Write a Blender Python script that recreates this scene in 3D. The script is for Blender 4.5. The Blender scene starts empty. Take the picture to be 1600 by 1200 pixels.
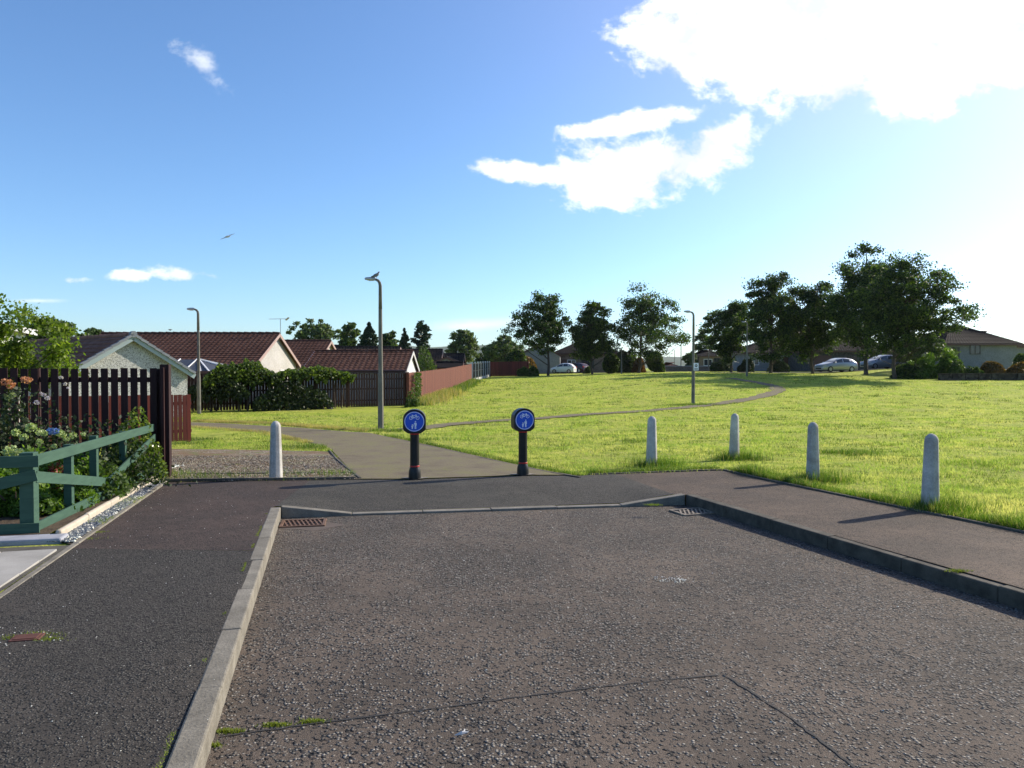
import bpy, bmesh, math, random
import numpy as np
from mathutils import Vector, Matrix, geometry
PI = math.pi
R = math.radians
scene = bpy.context.scene
COL = scene.collection
rng = np.random.default_rng(7)
random.seed(7)

# ------------------------------------------------------------------ camera and ground model
F = 1160.0
TH = math.atan(25 / F)
CAMZ = 1.55
def ray(px, py):
    dx = (px - 800) / F; dy = (600 - py) / F
    y = math.cos(TH) + dy * math.sin(TH); z = -math.sin(TH) + dy * math.cos(TH)
    return dx / y, z / y
def sst(a, b, x):
    t = np.clip((x - a) / (b - a), 0, 1); return t * t * (3 - 2 * t)
LY = [-40, 0, 20, 24, 30, 42, 60, 77, 110, 160, 400, 5000]
LZ = [.4, 0, -.4, -.47, -.55, -.6, -.3, .1, .5, .8, .8, .8]
RY = [-40, 0, 20, 24, 30, 40, 55, 68, 80, 110, 160, 400, 5000]
RZ = [.4, 0, -.4, -.46, -.48, -.4, .2, .78, 1.0, 1.1, 1.2, 1.0, .8]
def terr(x, y):
    x = np.asarray(x, float); y = np.asarray(y, float)
    u = x / np.maximum(y, 15)
    zl = np.interp(y, LY, LZ); zr = np.interp(y, RY, RZ)
    # soften the knots
    for d in (-2.5, 2.5):
        w = (y > 23)
        zl = np.where(w, (zl * 2 + np.interp(y + d, LY, LZ)) / 3, zl); zr = np.where(w, (zr * 2 + np.interp(y + d, RY, RZ)) / 3, zr)
    t = sst(-.1, .3, u)
    z = zl * (1 - t) + zr * t
    return z + sst(.40, .55, u) * sst(66, 80, y) * .55
def T(x, y): return float(terr(x, y))
def P(px, py, off=0.0):
    u, w = ray(px, py); y0 = 1.0; y = 1.0
    while y < 4000:
        if CAMZ + w * y < T(u * y, y) + off: break
        y0 = y; y *= 1.03
    for _ in range(40):
        m = (y0 + y) / 2
        if CAMZ + w * m < T(u * m, m) + off: y = m
        else: y0 = m
    return (u * y, y, T(u * y, y) + off)
def At(px, py, y):
    u, w = ray(px, py); return Vector((u * y, y, CAMZ + w * y))

# ------------------------------------------------------------------ node helpers
def newmat(name):
    m = bpy.data.materials.new(name); m.use_nodes = True
    nt = m.node_tree; nt.nodes.clear()
    out = nt.nodes.new('ShaderNodeOutputMaterial')
    return m, nt, out
def N(nt, t, **kw):
    n = nt.nodes.new(t)
    for k, v in kw.items():
        if k.startswith('_'): setattr(n, k[1:], v)
        else:
            n.inputs[k.replace('__', ' ')].default_value = v
    return n
def L(nt, a, b): nt.links.new(a, b)
def rgb(c): return (c[0], c[1], c[2], 1)
def noise(nt, vec, scale, detail=4, rough=.55, dist=0):
    n = N(nt, 'ShaderNodeTexNoise', Scale=scale, Detail=detail, Roughness=rough, Distortion=dist)
    if vec is not None: L(nt, vec, n.inputs['Vector'])
    return n.outputs['Fac']
def ramp(nt, fac, stops):
    r = nt.nodes.new('ShaderNodeValToRGB'); e = r.color_ramp.elements
    while len(e) < len(stops): e.new(.5)
    for i, (p, c) in enumerate(stops):
        e[i].position = p; e[i].color = rgb(c) if len(c) == 3 else c
    L(nt, fac, r.inputs['Fac']); return r.outputs['Color']
def mixc(nt, fac, a, b, mode='MIX'):
    n = nt.nodes.new('ShaderNodeMix'); n.data_type = 'RGBA'; n.blend_type = mode
    for sock, v in ((0, fac), (6, a), (7, b)):
        if hasattr(v, 'is_linked') or hasattr(v, 'links'): L(nt, v, n.inputs[sock])
        else: n.inputs[sock].default_value = v if not isinstance(v, tuple) else rgb(v)
    return n.outputs[2]
def math_(nt, op, a, b=None, clamp=False):
    n = nt.nodes.new('ShaderNodeMath'); n.operation = op; n.use_clamp = clamp
    for i, v in enumerate((a, b)):
        if v is None: continue
        if hasattr(v, 'links'): L(nt, v, n.inputs[i])
        else: n.inputs[i].default_value = v
    return n.outputs[0]
def bump(nt, h, strength=.5, dist=.01):
    b = N(nt, 'ShaderNodeBump', Strength=strength, Distance=dist); L(nt, h, b.inputs['Height']); return b.outputs['Normal']
def coords(nt, kind='Object'): return nt.nodes.new('ShaderNodeTexCoord').outputs[kind]
def geopos(nt): return nt.nodes.new('ShaderNodeNewGeometry').outputs['Position']

def surf(name, c1, c2, scale=3, rough=.8, bs=40, bstr=.3, bdist=.005, metallic=0, spec=.3, fine=.25, world=True):
    m, nt, out = newmat(name)
    v = geopos(nt) if world else coords(nt)
    a = noise(nt, v, scale, 5, .6); f = noise(nt, v, bs, 3, .6)
    c = ramp(nt, a, [(.3, c1), (.7, c2)])
    k = math_(nt, 'MULTIPLY_ADD', f, fine * 2); k.node.inputs[2].default_value = 1 - fine
    c = mixc(nt, 1.0, c, k, 'MULTIPLY')
    b = N(nt, 'ShaderNodeBsdfPrincipled', Roughness=rough, Metallic=metallic)
    b.inputs['Specular IOR Level'].default_value = spec
    L(nt, c, b.inputs['Base Color']); L(nt, bump(nt, f, bstr, bdist), b.inputs['Normal']); L(nt, b.outputs[0], out.inputs[0])
    return m
def flat(name, c, rough=.5, metallic=0, spec=.5):
    return surf(name, tuple(x * .92 for x in c), c, 8, rough, 60, .05, .001, metallic, spec, .05)
def leafmat(name, stops, trans=.45, rough=.55):
    m, nt, out = newmat(name)
    g = nt.nodes.new('ShaderNodeNewGeometry')
    c = ramp(nt, g.outputs['Random Per Island'], stops)
    big = noise(nt, g.outputs['Position'], .9, 2)
    c = mixc(nt, 1.0, c, ramp(nt, big, [(.3, (.75, .75, .8)), (.7, (1.2, 1.2, 1.0))]), 'MULTIPLY')
    d = N(nt, 'ShaderNodeBsdfPrincipled', Roughness=rough); d.inputs['Specular IOR Level'].default_value = .35
    t = nt.nodes.new('ShaderNodeBsdfTranslucent'); ms = N(nt, 'ShaderNodeMixShader', Fac=trans)
    L(nt, c, d.inputs['Base Color'])
    tc = mixc(nt, 1.0, c, (1.5, 1.6, .7), 'MULTIPLY'); L(nt, tc, t.inputs['Color'])
    L(nt, d.outputs[0], ms.inputs[1]); L(nt, t.outputs[0], ms.inputs[2]); L(nt, ms.outputs[0], out.inputs[0])
    return m

M = {}
def asphalt(name, binder, binder2, chipA, chipB, chipscale, cover, bstr, bd=.006, tint=None):
    m, nt, out = newmat(name); v = geopos(nt)
    vo = N(nt, 'ShaderNodeTexVoronoi', Scale=chipscale, Randomness=1.0); L(nt, v, vo.inputs['Vector'])
    big = noise(nt, v, .55, 6, .65); mid = noise(nt, v, 5, 5, .7); fine = noise(nt, v, 160, 2)
    base = ramp(nt, noise(nt, v, .8, 8, .72), [(.40, binder2), (.60, binder)])
    base = mixc(nt, 1.0, base, ramp(nt, fine, [(.3, (.5, .5, .5)), (.7, (1.5, 1.5, 1.5))]), 'MULTIPLY')
    sep = nt.nodes.new('ShaderNodeSeparateColor'); L(nt, vo.outputs['Color'], sep.inputs[0])
    chip = ramp(nt, sep.outputs[0], [(.0, chipA), (.6, tuple((a + b) / 2 for a, b in zip(chipA, chipB))), (1., chipB)])
    cov = math_(nt, 'ADD', math_(nt, 'MULTIPLY', big, .9), math_(nt, 'MULTIPLY', mid, .9))
    cov = math_(nt, 'ADD', cov, math_(nt, 'MULTIPLY', sep.outputs[1], .75))
    mask = ramp(nt, cov, [(max(0, 1.0 - cover) , (0, 0, 0)), (min(1, 1.12 - cover), (1, 1, 1))])
    # ramp clamps at 1: shift into range
    cov2 = math_(nt, 'SUBTRACT', cov, .75); L(nt, cov2, mask.node.inputs['Fac'])
    dist = vo.outputs['Distance']
    dark = ramp(nt, dist, [(.42, (1, 1, 1)), (.62, (.18, .18, .2))])
    chip = mixc(nt, 1.0, chip, dark, 'MULTIPLY')
    col = mixc(nt, mask, base, chip)
    h = math_(nt, 'MULTIPLY', math_(nt, 'SUBTRACT', 1.0, dist), mask)
    h = math_(nt, 'ADD', h, math_(nt, 'MULTIPLY', fine, .25))
    b = N(nt, 'ShaderNodeBsdfPrincipled', Roughness=.88); b.inputs['Specular IOR Level'].default_value = .22
    L(nt, col, b.inputs['Base Color']); L(nt, bump(nt, h, bstr, bd), b.inputs['Normal']); L(nt, b.outputs[0], out.inputs[0])
    return m
M['road'] = asphalt('road asphalt', (0.1210, 0.0948, 0.0733), (0.0756, 0.0608, 0.0479), (0.0194, 0.0185, 0.0188), (0.2916, 0.2678, 0.2303), 60, .47, 1.0, .016)
M['pave_dark'] = asphalt('footway asphalt', (0.0432, 0.0381, 0.0320), (0.0594, 0.0515, 0.0432), (0.0130, 0.0124, 0.0113), (0.1512, 0.1391, 0.1175), 95, .52, 1.0, .008)
M['pave_red'] = asphalt('old footway asphalt', (.074, .052, .042), (.052, .039, .033), (.018, .015, .014), (.135, .108, .092), 100, .42, .9, .006)
M['pave_brown'] = asphalt('brown footway asphalt', (0.1102, 0.0783, 0.0564), (0.0713, 0.0536, 0.0404), (0.0238, 0.0185, 0.0150), (0.1836, 0.1442, 0.1109), 100, .42, .9, .006)
M['pave_grey'] = asphalt('newer grey asphalt', (0.0713, 0.0649, 0.0526), (0.0540, 0.0505, 0.0414), (0.0194, 0.0185, 0.0169), (0.1350, 0.1236, 0.1034), 100, .45, .9, .006)
def pathmat():
    m, nt, out = newmat('mossy path asphalt'); v = geopos(nt)
    a = noise(nt, v, 1.3, 8, .72); b_ = noise(nt, v, 28, 5, .7)
    c = ramp(nt, a, [(.35, (.12, .096, .066)), (.5, (.165, .137, .088)), (.65, (.17, .155, .075))])
    c = mixc(nt, ramp(nt, math_(nt, 'ADD', math_(nt, 'MULTIPLY', b_, .7), math_(nt, 'MULTIPLY', noise(nt, v, 2.2, 4), .4)), [(.60, (0, 0, 0)), (.68, (1, 1, 1))]), c, (.17, .175, .05))
    c = mixc(nt, 1., c, ramp(nt, noise(nt, v, 90, 3), [(.25, (.6, .6, .6)), (.75, (1.35, 1.35, 1.35))]), 'MULTIPLY')
    b = N(nt, 'ShaderNodeBsdfPrincipled', Roughness=.9); b.inputs['Specular IOR Level'].default_value = .2
    L(nt, c, b.inputs['Base Color']); L(nt, bump(nt, b_, .6, .012), b.inputs['Normal']); L(nt, b.outputs[0], out.inputs[0])
    return m
M['path'] = pathmat()
def grassground():
    m, nt, out = newmat('mown grass'); v = geopos(nt)
    a = noise(nt, v, .35, 8, .7); b_ = noise(nt, v, 2.2, 8, .75); c_ = noise(nt, v, 22, 4, .7)
    base = ramp(nt, b_, [(.36, (.16, .24, .02)), (.46, (.32, .41, .035)), (.54, (.44, .50, .055)), (.64, (.55, .54, .14))])
    base = mixc(nt, ramp(nt, a, [(.42, (0, 0, 0)), (.7, (.65, .65, .65))]), base, (.34, .33, .10))
    soil = ramp(nt, math_(nt, 'ADD', math_(nt, 'MULTIPLY', c_, .55), math_(nt, 'MULTIPLY', noise(nt, v, 1.1, 5, .7), .45)), [(.57, (0, 0, 0)), (.63, (.85, .85, .85))])
    base = mixc(nt, soil, base, (.10, .085, .04))
    base = mixc(nt, 1., base, ramp(nt, c_, [(.25, (.55, .6, .5)), (.75, (1.4, 1.35, 1.4))]), 'MULTIPLY')
    h = math_(nt, 'ADD', c_, math_(nt, 'MULTIPLY', b_, 1.5))
    b = N(nt, 'ShaderNodeBsdfPrincipled', Roughness=.9); b.inputs['Specular IOR Level'].default_value = .15
    L(nt, base, b.inputs['Base Color']); L(nt, bump(nt, h, 1., .08), b.inputs['Normal']); L(nt, b.outputs[0], out.inputs[0])
    return m
M['grass'] = grassground()
def blademat():
    m, nt, out = newmat('lawn blades'); g = nt.nodes.new('ShaderNodeNewGeometry'); v = g.outputs['Position']
    c = ramp(nt, g.outputs['Random Per Island'], [(0, (.15, .27, .03)), (.5, (.26, .39, .05)), (.85, (.37, .42, .08)), (1, (.46, .44, .17))])
    dry = ramp(nt, noise(nt, v, .5, 8, .72), [(.44, (0, 0, 0)), (.58, (.9, .9, .9))]); c = mixc(nt, dry, c, (.50, .49, .15))
    c = mixc(nt, ramp(nt, noise(nt, v, 3.2, 6, .75), [(.51, (0, 0, 0)), (.58, (.85, .85, .85))]), c, (.11, .19, .015))
    c = mixc(nt, ramp(nt, noise(nt, v, 5.3, 5, .75), [(.58, (0, 0, 0)), (.62, (.9, .9, .9))]), c, (.09, .08, .03))
    d = N(nt, 'ShaderNodeBsdfPrincipled', Roughness=.6); t = nt.nodes.new('ShaderNodeBsdfTranslucent'); ms = N(nt, 'ShaderNodeMixShader', Fac=.6); tc_ = mixc(nt, 1., c, (1.35, 1.35, 1.1), 'MULTIPLY')
    L(nt, c, d.inputs['Base Color']); L(nt, tc_, t.inputs['Color']); L(nt, d.outputs[0], ms.inputs[1]); L(nt, t.outputs[0], ms.inputs[2]); L(nt, ms.outputs[0], out.inputs[0]); return m
M['blade'] = blademat()
M['blade_long'] = leafmat('long grass blades', [(0, (.035, .085, .008)), (.5, (.085, .17, .015)), (.82, (.17, .23, .04)), (.92, (.30, .27, .12)), (1, (.42, .36, .22))], .4)
M['straw'] = leafmat('dry grass blades', [(0, (.35, .28, .12)), (.6, (.42, .34, .17)), (1, (.22, .25, .07))], .4)
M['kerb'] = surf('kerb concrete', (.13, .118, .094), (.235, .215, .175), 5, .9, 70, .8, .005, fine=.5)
M['kerb_shade'] = surf('shade toned kerb concrete', (.034, .030, .023), (.10, .09, .071), 6, .9, 110, .5, .003, fine=.35)  # darker copy of the kerb concrete: the right kerb's shade put into colour
M['edging'] = surf('weathered edging concrete', (.05, .047, .04), (.11, .10, .08), 6, .9, 100, .5, .003, fine=.35)
M['cream'] = surf('cream edging stone', (.36, .31, .24), (.50, .44, .355), 5, .8, 90, .3, .002, fine=.15)
M['slab'] = surf('driveway slab concrete', (.25, .24, .215), (.36, .345, .315), 2.5, .85, 130, .4, .002, fine=.2)
M['stepstone'] = surf('pale step concrete', (.22, .23, .26), (.34, .35, .39), 4, .8, 90, .3, .002, fine=.2)
M['bollard'] = surf('bollard concrete', (.27, .255, .225), (.54, .52, .48), 4, .9, 55, .8, .004, fine=.4)
M['iron'] = surf('rusty cast iron', (.10, .055, .035), (.20, .12, .08), 14, .75, 120, .5, .003, .2, fine=.3)
M['iron_red'] = surf('red rusty iron', (.085, .034, .025), (.13, .055, .042), 14, .8, 120, .5, .003, .1, fine=.3)
M['iron_grey'] = surf('grey worn iron', (.16, .13, .10), (.28, .24, .19), 14, .7, 120, .5, .003, .2, fine=.3)
M['dark'] = flat('hollow shade black', (.01, .01, .01), .95)
M['black'] = surf('black plastic', (.008, .008, .009), (.016, .016, .017), 9, .38, 90, .15, .001)
M['signblue'] = flat('blue sign face', (.0, .075, .55), .35)
M['white'] = flat('white sign film', (.72, .76, .85), .4)
M['red'] = flat('red band', (.45, .012, .012), .35)
M['lamp_conc'] = surf('lamp column concrete', (.11, .105, .09), (.19, .18, .155), 3, .85, 70, .5, .003, fine=.3)
M['lamp_metal'] = surf('grey metal', (.32, .33, .34), (.42, .43, .44), 5, .45, 60, .1, .001, .6, fine=.1)
def woodmat(name, c1, c2, sc=(30, 30, 2.0)):
    m, nt, out = newmat(name)
    g = nt.nodes.new('ShaderNodeNewGeometry'); mp = N(nt, 'ShaderNodeMapping', Scale=sc); L(nt, g.outputs['Position'], mp.inputs['Vector'])
    a = noise(nt, mp.outputs[0], 1, 5, .6); c = ramp(nt, a, [(.3, c1), (.7, c2)])
    c = mixc(nt, 1., c, ramp(nt, g.outputs['Random Per Island'], [(0, (.72, .72, .72)), (1, (1.25, 1.2, 1.15))]), 'MULTIPLY')
    b = N(nt, 'ShaderNodeBsdfPrincipled', Roughness=.75); b.inputs['Specular IOR Level'].default_value = .3
    L(nt, c, b.inputs['Base Color']); L(nt, bump(nt, a, .4, .003), b.inputs['Normal']); L(nt, b.outputs[0], out.inputs[0]); return m
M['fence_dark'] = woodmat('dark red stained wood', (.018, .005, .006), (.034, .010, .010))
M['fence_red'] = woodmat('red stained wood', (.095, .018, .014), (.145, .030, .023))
M['fence_brown'] = woodmat('weathered red brown wood', (.092, .027, .018), (.155, .050, .033))
M['fence_old'] = woodmat('old brown fence wood', (.028, .012, .008), (.06, .026, .016))
M['green'] = woodmat('green painted wood', (.034, .082, .058), (.054, .118, .080), (4, 4, 30))
M['tile'] = None
def tilemat(name, c1, c2, c3):
    m, nt, out = newmat(name); v = geopos(nt)
    c = ramp(nt, noise(nt, v, 3.5, 6, .7), [(.25, c1), (.5, c2), (.8, c3)])
    c = mixc(nt, 1., c, ramp(nt, noise(nt, v, .5, 4), [(.3, (.75, .75, .75)), (.7, (1.2, 1.2, 1.2))]), 'MULTIPLY')
    b = N(nt, 'ShaderNodeBsdfPrincipled', Roughness=.85); b.inputs['Specular IOR Level'].default_value = .25
    b.inputs['Specular IOR Level'].default_value = .08; L(nt, c, b.inputs['Base Color']); L(nt, bump(nt, noise(nt, v, 40, 3), .4, .005), b.inputs['Normal']); L(nt, b.outputs[0], out.inputs[0]); return m
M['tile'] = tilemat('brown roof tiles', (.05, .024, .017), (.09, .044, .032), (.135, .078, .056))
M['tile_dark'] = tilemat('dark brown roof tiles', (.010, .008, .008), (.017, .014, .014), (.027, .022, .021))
M['tile_lit'] = tilemat('sunlit toned brown roof tiles', (.10, .052, .038), (.17, .092, .068), (.24, .15, .115))  # brown tiles lightened in colour so the garage's unlit slope looks lit
M['tile_grey'] = tilemat('grey verge tiles', (.15, .165, .185), (.21, .225, .25), (.26, .275, .30))
def harl(name, c1, c2, sc=45, k=.5):
    m, nt, out = newmat(name); v = geopos(nt)
    vo = N(nt, 'ShaderNodeTexVoronoi', Scale=sc); L(nt, v, vo.inputs['Vector'])
    s = nt.nodes.new('ShaderNodeSeparateColor'); L(nt, vo.outputs['Color'], s.inputs[0])
    c = ramp(nt, s.outputs[0], [(.0, tuple(x * (1 - k) for x in c1)), (.35, c1), (1, c2)])
    c = mixc(nt, 1., c, ramp(nt, noise(nt, v, 1.2, 5), [(.3, (.88, .88, .86)), (.7, (1.05, 1.05, 1.05))]), 'MULTIPLY')
    b = N(nt, 'ShaderNodeBsdfPrincipled', Roughness=.9); b.inputs['Specular IOR Level'].default_value = .2
    L(nt, c, b.inputs['Base Color']); L(nt, bump(nt, vo.outputs['Distance'], .6, .012), b.inputs['Normal']); L(nt, b.outputs[0], out.inputs[0]); return m
M['harl_grey'] = harl('grey dashed roughcast', (.36, .36, .345), (.54, .54, .52), 30, .5)
M['harl_cream'] = harl('cream roughcast', (.40, .385, .36), (.48, .465, .44), 25, .15)
M['harl_white'] = harl('white render', (.55, .56, .56), (.64, .64, .63), 25, .08)
M['harl_blue'] = harl('pale grey render', (.215, .22, .222), (.275, .28, .282), 20, .15)
M['brick'] = harl('buff brick', (.20, .145, .105), (.27, .205, .155), 12, .25)
M['brick_red'] = harl('red brick', (.24, .09, .06), (.33, .14, .09), 12, .25)
M['fascia'] = flat('brown fascia', (.10, .045, .035), .5)
M['fascia_pale'] = flat('pale fascia', (.52, .52, .52), .5)
M['barge_grey'] = flat('blue grey painted bargeboard', (.27, .33, .34), .5)
M['barge_brown'] = flat('pinkish bargeboard', (.36, .25, .22), .5)
M['glass'] = flat('dark window glass', (.03, .035, .045), .08, 0, .9)
M['frame_white'] = flat('white window frame', (.75, .75, .74), .4)
M['frame_dark'] = flat('dark window frame', (.05, .045, .04), .4)
M['cons_glass'] = flat('conservatory roof sheet', (.05, .058, .075), .6, 0, .3)
M['bark'] = surf('tree bark', (.045, .035, .026), (.09, .072, .055), 6, .9, 30, .7, .02, fine=.35)
M['leaf_oak'] = leafmat('dark oak leaves', [(0, (.010, .025, .007)), (.5, (.026, .052, .012)), (1, (.10, .155, .032))], .45)
M['leaf_mid'] = leafmat('mid green leaves', [(0, (.03, .055, .018)), (.6, (.06, .10, .03)), (1, (.11, .16, .05))], .33)
M['leaf_lime'] = leafmat('lime green leaves', [(0, (.06, .10, .015)), (.6, (.12, .18, .022)), (1, (.21, .27, .04))], .45)
M['leaf_conifer'] = leafmat('dark conifer needles', [(0, (.012, .032, .015)), (1, (.03, .06, .028))], .15)
M['leaf_hedge'] = leafmat('climber leaves', [(0, (.03, .06, .013)), (.6, (.06, .105, .022)), (1, (.11, .15, .045))], .4)
M['leaf_creeper'] = leafmat('sunlit creeper leaves', [(0, (.028, .055, .012)), (.6, (.065, .105, .022)), (1, (.16, .21, .05))], .45)
M['leaf_bright'] = leafmat('fresh garden leaves', [(0, (.05, .10, .015)), (.6, (.10, .18, .022)), (1, (.17, .27, .045))], .4)
M['leaf_gloss'] = leafmat('glossy shrub leaves', [(0, (.06, .10, .015)), (.6, (.12, .18, .03)), (1, (.22, .26, .06))], .35, .22)
M['leaf_gold'] = leafmat('bronze shrub leaves', [(0, (.07, .06, .02)), (.5, (.14, .09, .03)), (1, (.24, .12, .04))], .4)
M['leaf_orange'] = leafmat('orange shrub leaves', [(0, (.07, .035, .015)), (1, (.17, .08, .03))], .4)
M['leaf_dark'] = leafmat('dark shrub leaves', [(0, (.015, .03, .012)), (1, (.04, .06, .022))], .25)
M['leaf_red'] = leafmat('red heather', [(0, (.12, .02, .02)), (1, (.25, .05, .04))], .35)
M['flower_pale'] = leafmat('pale green flowers', [(0, (.24, .32, .12)), (1, (.42, .48, .27))], .3)
M['flower_blue'] = leafmat('blue flowers', [(0, (.05, .11, .42)), (1, (.14, .23, .6))], .3)
M['flower_peach'] = leafmat('peach flowers', [(0, (.45, .16, .10)), (1, (.58, .32, .22))], .4)
M['flower_lilac'] = leafmat('lilac flowers', [(0, (.35, .32, .55)), (1, (.55, .5, .7))], .4)
M['soil'] = surf('garden soil', (.05, .035, .022), (.11, .08, .05), 8, .95, 40, 1, .02, fine=.4)
def gravelmat():
    m, nt, out = newmat('pebble gravel'); v = geopos(nt)
    vo = N(nt, 'ShaderNodeTexVoronoi', Scale=38); L(nt, v, vo.inputs['Vector'])
    s = nt.nodes.new('ShaderNodeSeparateColor'); L(nt, vo.outputs['Color'], s.inputs[0])
    c = ramp(nt, s.outputs[0], [(0, (.075, .05, .028)), (.4, (.18, .13, .08)), (.8, (.27, .21, .14)), (1, (.42, .37, .30))])
    c = mixc(nt, ramp(nt, noise(nt, v, 1.4, 7, .75), [(.46, (0, 0, 0)), (.56, (.8, .8, .8))]), c, (.17, .095, .035))
    c = mixc(nt, ramp(nt, noise(nt, v, 3.1, 6, .75), [(.53, (0, 0, 0)), (.60, (.85, .85, .85))]), c, (.12, .15, .03))
    b = N(nt, 'ShaderNodeBsdfPrincipled', Roughness=.9)
    L(nt, c, b.inputs['Base Color']); L(nt, bump(nt, math_(nt, 'SUBTRACT', 1., vo.outputs['Distance']), 1, .02), b.inputs['Normal']); L(nt, b.outputs[0], out.inputs[0]); return m
M['gravel'] = gravelmat()
M['slate'] = leafmat('blue slate chips', [(0, (.05, .06, .08)), (.76, (.15, .17, .21)), (.84, (.42, .41, .39)), (1, (.62, .61, .58))], 0)
M['chip_white'] = leafmat('white chippings', [(0, (.6, .58, .55)), (1, (.8, .8, .78))], 0)
M['moss'] = leafmat('moss', [(0, (.13, .18, .02)), (1, (.26, .30, .05))], .3)
M['tyre'] = flat('rubber', (.015, .015, .016), .8)
M['rim'] = flat('alloy', (.4, .4, .42), .3, .8)
M['car_white'] = flat('white car paint', (.72, .74, .78), .22)
M['car_silver'] = flat('silver car paint', (.42, .45, .50), .28, .5)
M['car_plum'] = flat('dark plum car paint', (.035, .015, .03), .22)
M['car_grey'] = flat('grey car paint', (.30, .32, .36), .28, .5)
M['lamp_red'] = flat('red lamp lens', (.5, .02, .02), .2)
M['lamp_clear'] = flat('clear lamp lens', (.6, .62, .65), .1)
M['plate'] = flat('yellow number plate', (.6, .5, .1), .5)
M['hill'] = surf('far hillside', (.035, .06, .03), (.07, .10, .045), .004, .95, .03, .0, .1, fine=.4)
M['bird_grey'] = flat('grey feathers', (.16, .16, .17), .8)
M['bird_white'] = flat('white feathers', (.6, .6, .6), .8)
M['stone'] = harl('dark garden wall stone', (.045, .038, .03), (.09, .078, .06), 5, .4)
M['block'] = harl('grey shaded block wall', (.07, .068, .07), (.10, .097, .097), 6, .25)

# ------------------------------------------------------------------ mesh builder
class MB:
    def __init__(s): s.v = []; s.f = []
    def add(s, vs, fs):
        o = len(s.v); s.v += [tuple(p) for p in vs]; s.f += [tuple(i + o for i in f) for f in fs]
    def box(s, c, size, rz=0, ry=0, rx=0, taper=1.0):
        hx, hy, hz = (d / 2 for d in size); vs = []
        m = Matrix.Rotation(rz, 3, 'Z') @ Matrix.Rotation(ry, 3, 'Y') @ Matrix.Rotation(rx, 3, 'X')
        for z in (-hz, hz):
            k = taper if z > 0 else 1
            for x, y in ((-hx, -hy), (hx, -hy), (hx, hy), (-hx, hy)): vs.append(m @ Vector((x * k, y * k, z)) + Vector(c))
        s.add(vs, [(3, 2, 1, 0), (4, 5, 6, 7), (0, 1, 5, 4), (1, 2, 6, 5), (2, 3, 7, 6), (3, 0, 4, 7)])
    def beam(s, a, b, w, h, up=(0, 0, 1)):
        a = Vector(a); b = Vector(b); d = (b - a).normalized(); up = Vector(up)
        sd = d.cross(up).normalized() * (w / 2); u = sd.cross(d).normalized() * (h / 2)
        vs = [p + i * sd + j * u for p in (a, b) for i, j in ((-1, -1), (1, -1), (1, 1), (-1, 1))]
        s.add(vs, [(0, 1, 2, 3), (7, 6, 5, 4), (0, 4, 5, 1), (1, 5, 6, 2), (2, 6, 7, 3), (3, 7, 4, 0)])
    def tube(s, pts, rad, seg=8, caps=True, flat=1.0):
        pts = [Vector(p) for p in pts]; n = len(pts)
        if not hasattr(rad, '__len__'): rad = [rad] * n
        vs = []; ref = None
        for i, p in enumerate(pts):
            d = (pts[min(i + 1, n - 1)] - pts[max(i - 1, 0)]).normalized()
            if ref is None: ref = Vector((1, 0, 0)) if abs(d.x) < .9 else Vector((0, 1, 0))
            a = d.cross(ref).normalized(); b = d.cross(a).normalized(); ref = -b if False else ref
            ref = a.cross(d).normalized()
            for k in range(seg):
                t = 2 * PI * k / seg; vs.append(p + (a * math.cos(t) + ref * math.sin(t) * flat) * rad[i])
        fs = [(i * seg + k, i * seg + (k + 1) % seg, (i + 1) * seg + (k + 1) % seg, (i + 1) * seg + k) for i in range(n - 1) for k in range(seg)]
        if caps: fs += [tuple(range(seg))[::-1], tuple((n - 1) * seg + k for k in range(seg))]
        s.add(vs, fs)
    def lathe(s, prof, seg=24, c=(0, 0, 0)):
        s.tube([(c[0], c[1], c[2] + z) for r, z in prof], [max(r, .0005) for r, z in prof], seg)
    def prism(s, poly, y0, y1):          # polygon in x,z extruded along y
        n = len(poly)
        vs = [(x, y0, z) for x, z in poly] + [(x, y1, z) for x, z in poly]
        s.add(vs, [tuple(range(n)), tuple(range(2 * n - 1, n - 1, -1))] + [(i, i + n, (i + 1) % n + n, (i + 1) % n) for i in range(n)])
    def quad(s, *p): s.add(p, [tuple(range(len(p)))])
    def slab(s, a, b, c, d, t):          # thick quad
        a, b, c, d = map(Vector, (a, b, c, d)); n = (b - a).cross(d - a).normalized() * t
        vs = [a, b, c, d, a - n, b - n, c - n, d - n]
        s.add(vs, [(0, 1, 2, 3), (7, 6, 5, 4), (0, 4, 5, 1), (1, 5, 6, 2), (2, 6, 7, 3), (3, 7, 4, 0)])
    def build(s, name, mat, parent=None, world=False, smooth=False, bevel=0, angle=None):
        me = bpy.data.meshes.new(name); me.from_pydata(s.v, [], s.f); me.update()
        bm = bmesh.new(); bm.from_mesh(me); bmesh.ops.recalc_face_normals(bm, faces=bm.faces); bm.to_mesh(me); bm.free()
        return link(name, me, mat, parent, world, smooth, bevel, angle)
def link(name, me, mat, parent=None, world=False, smooth=False, bevel=0, angle=None):
    me.materials.append(mat)
    if smooth or angle:
        me.polygons.foreach_set('use_smooth', [True] * len(me.polygons))
    o = bpy.data.objects.new(name, me); COL.objects.link(o)
    if angle: me.set_sharp_from_angle(angle=R(angle))
    if parent:
        o.parent = parent
        if world: o.location = -Vector(parent.location)
    if bevel:
        b = o.modifiers.new('edge', 'BEVEL'); b.width = bevel; b.segments = 2; b.limit_method = 'ANGLE'
    return o
def tag(o, label=None, cat=None, group=None, kind=None):
    if label: o['label'] = label
    if cat: o['category'] = cat
    if group: o['group'] = group
    if kind: o['kind'] = kind
    return o
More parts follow.
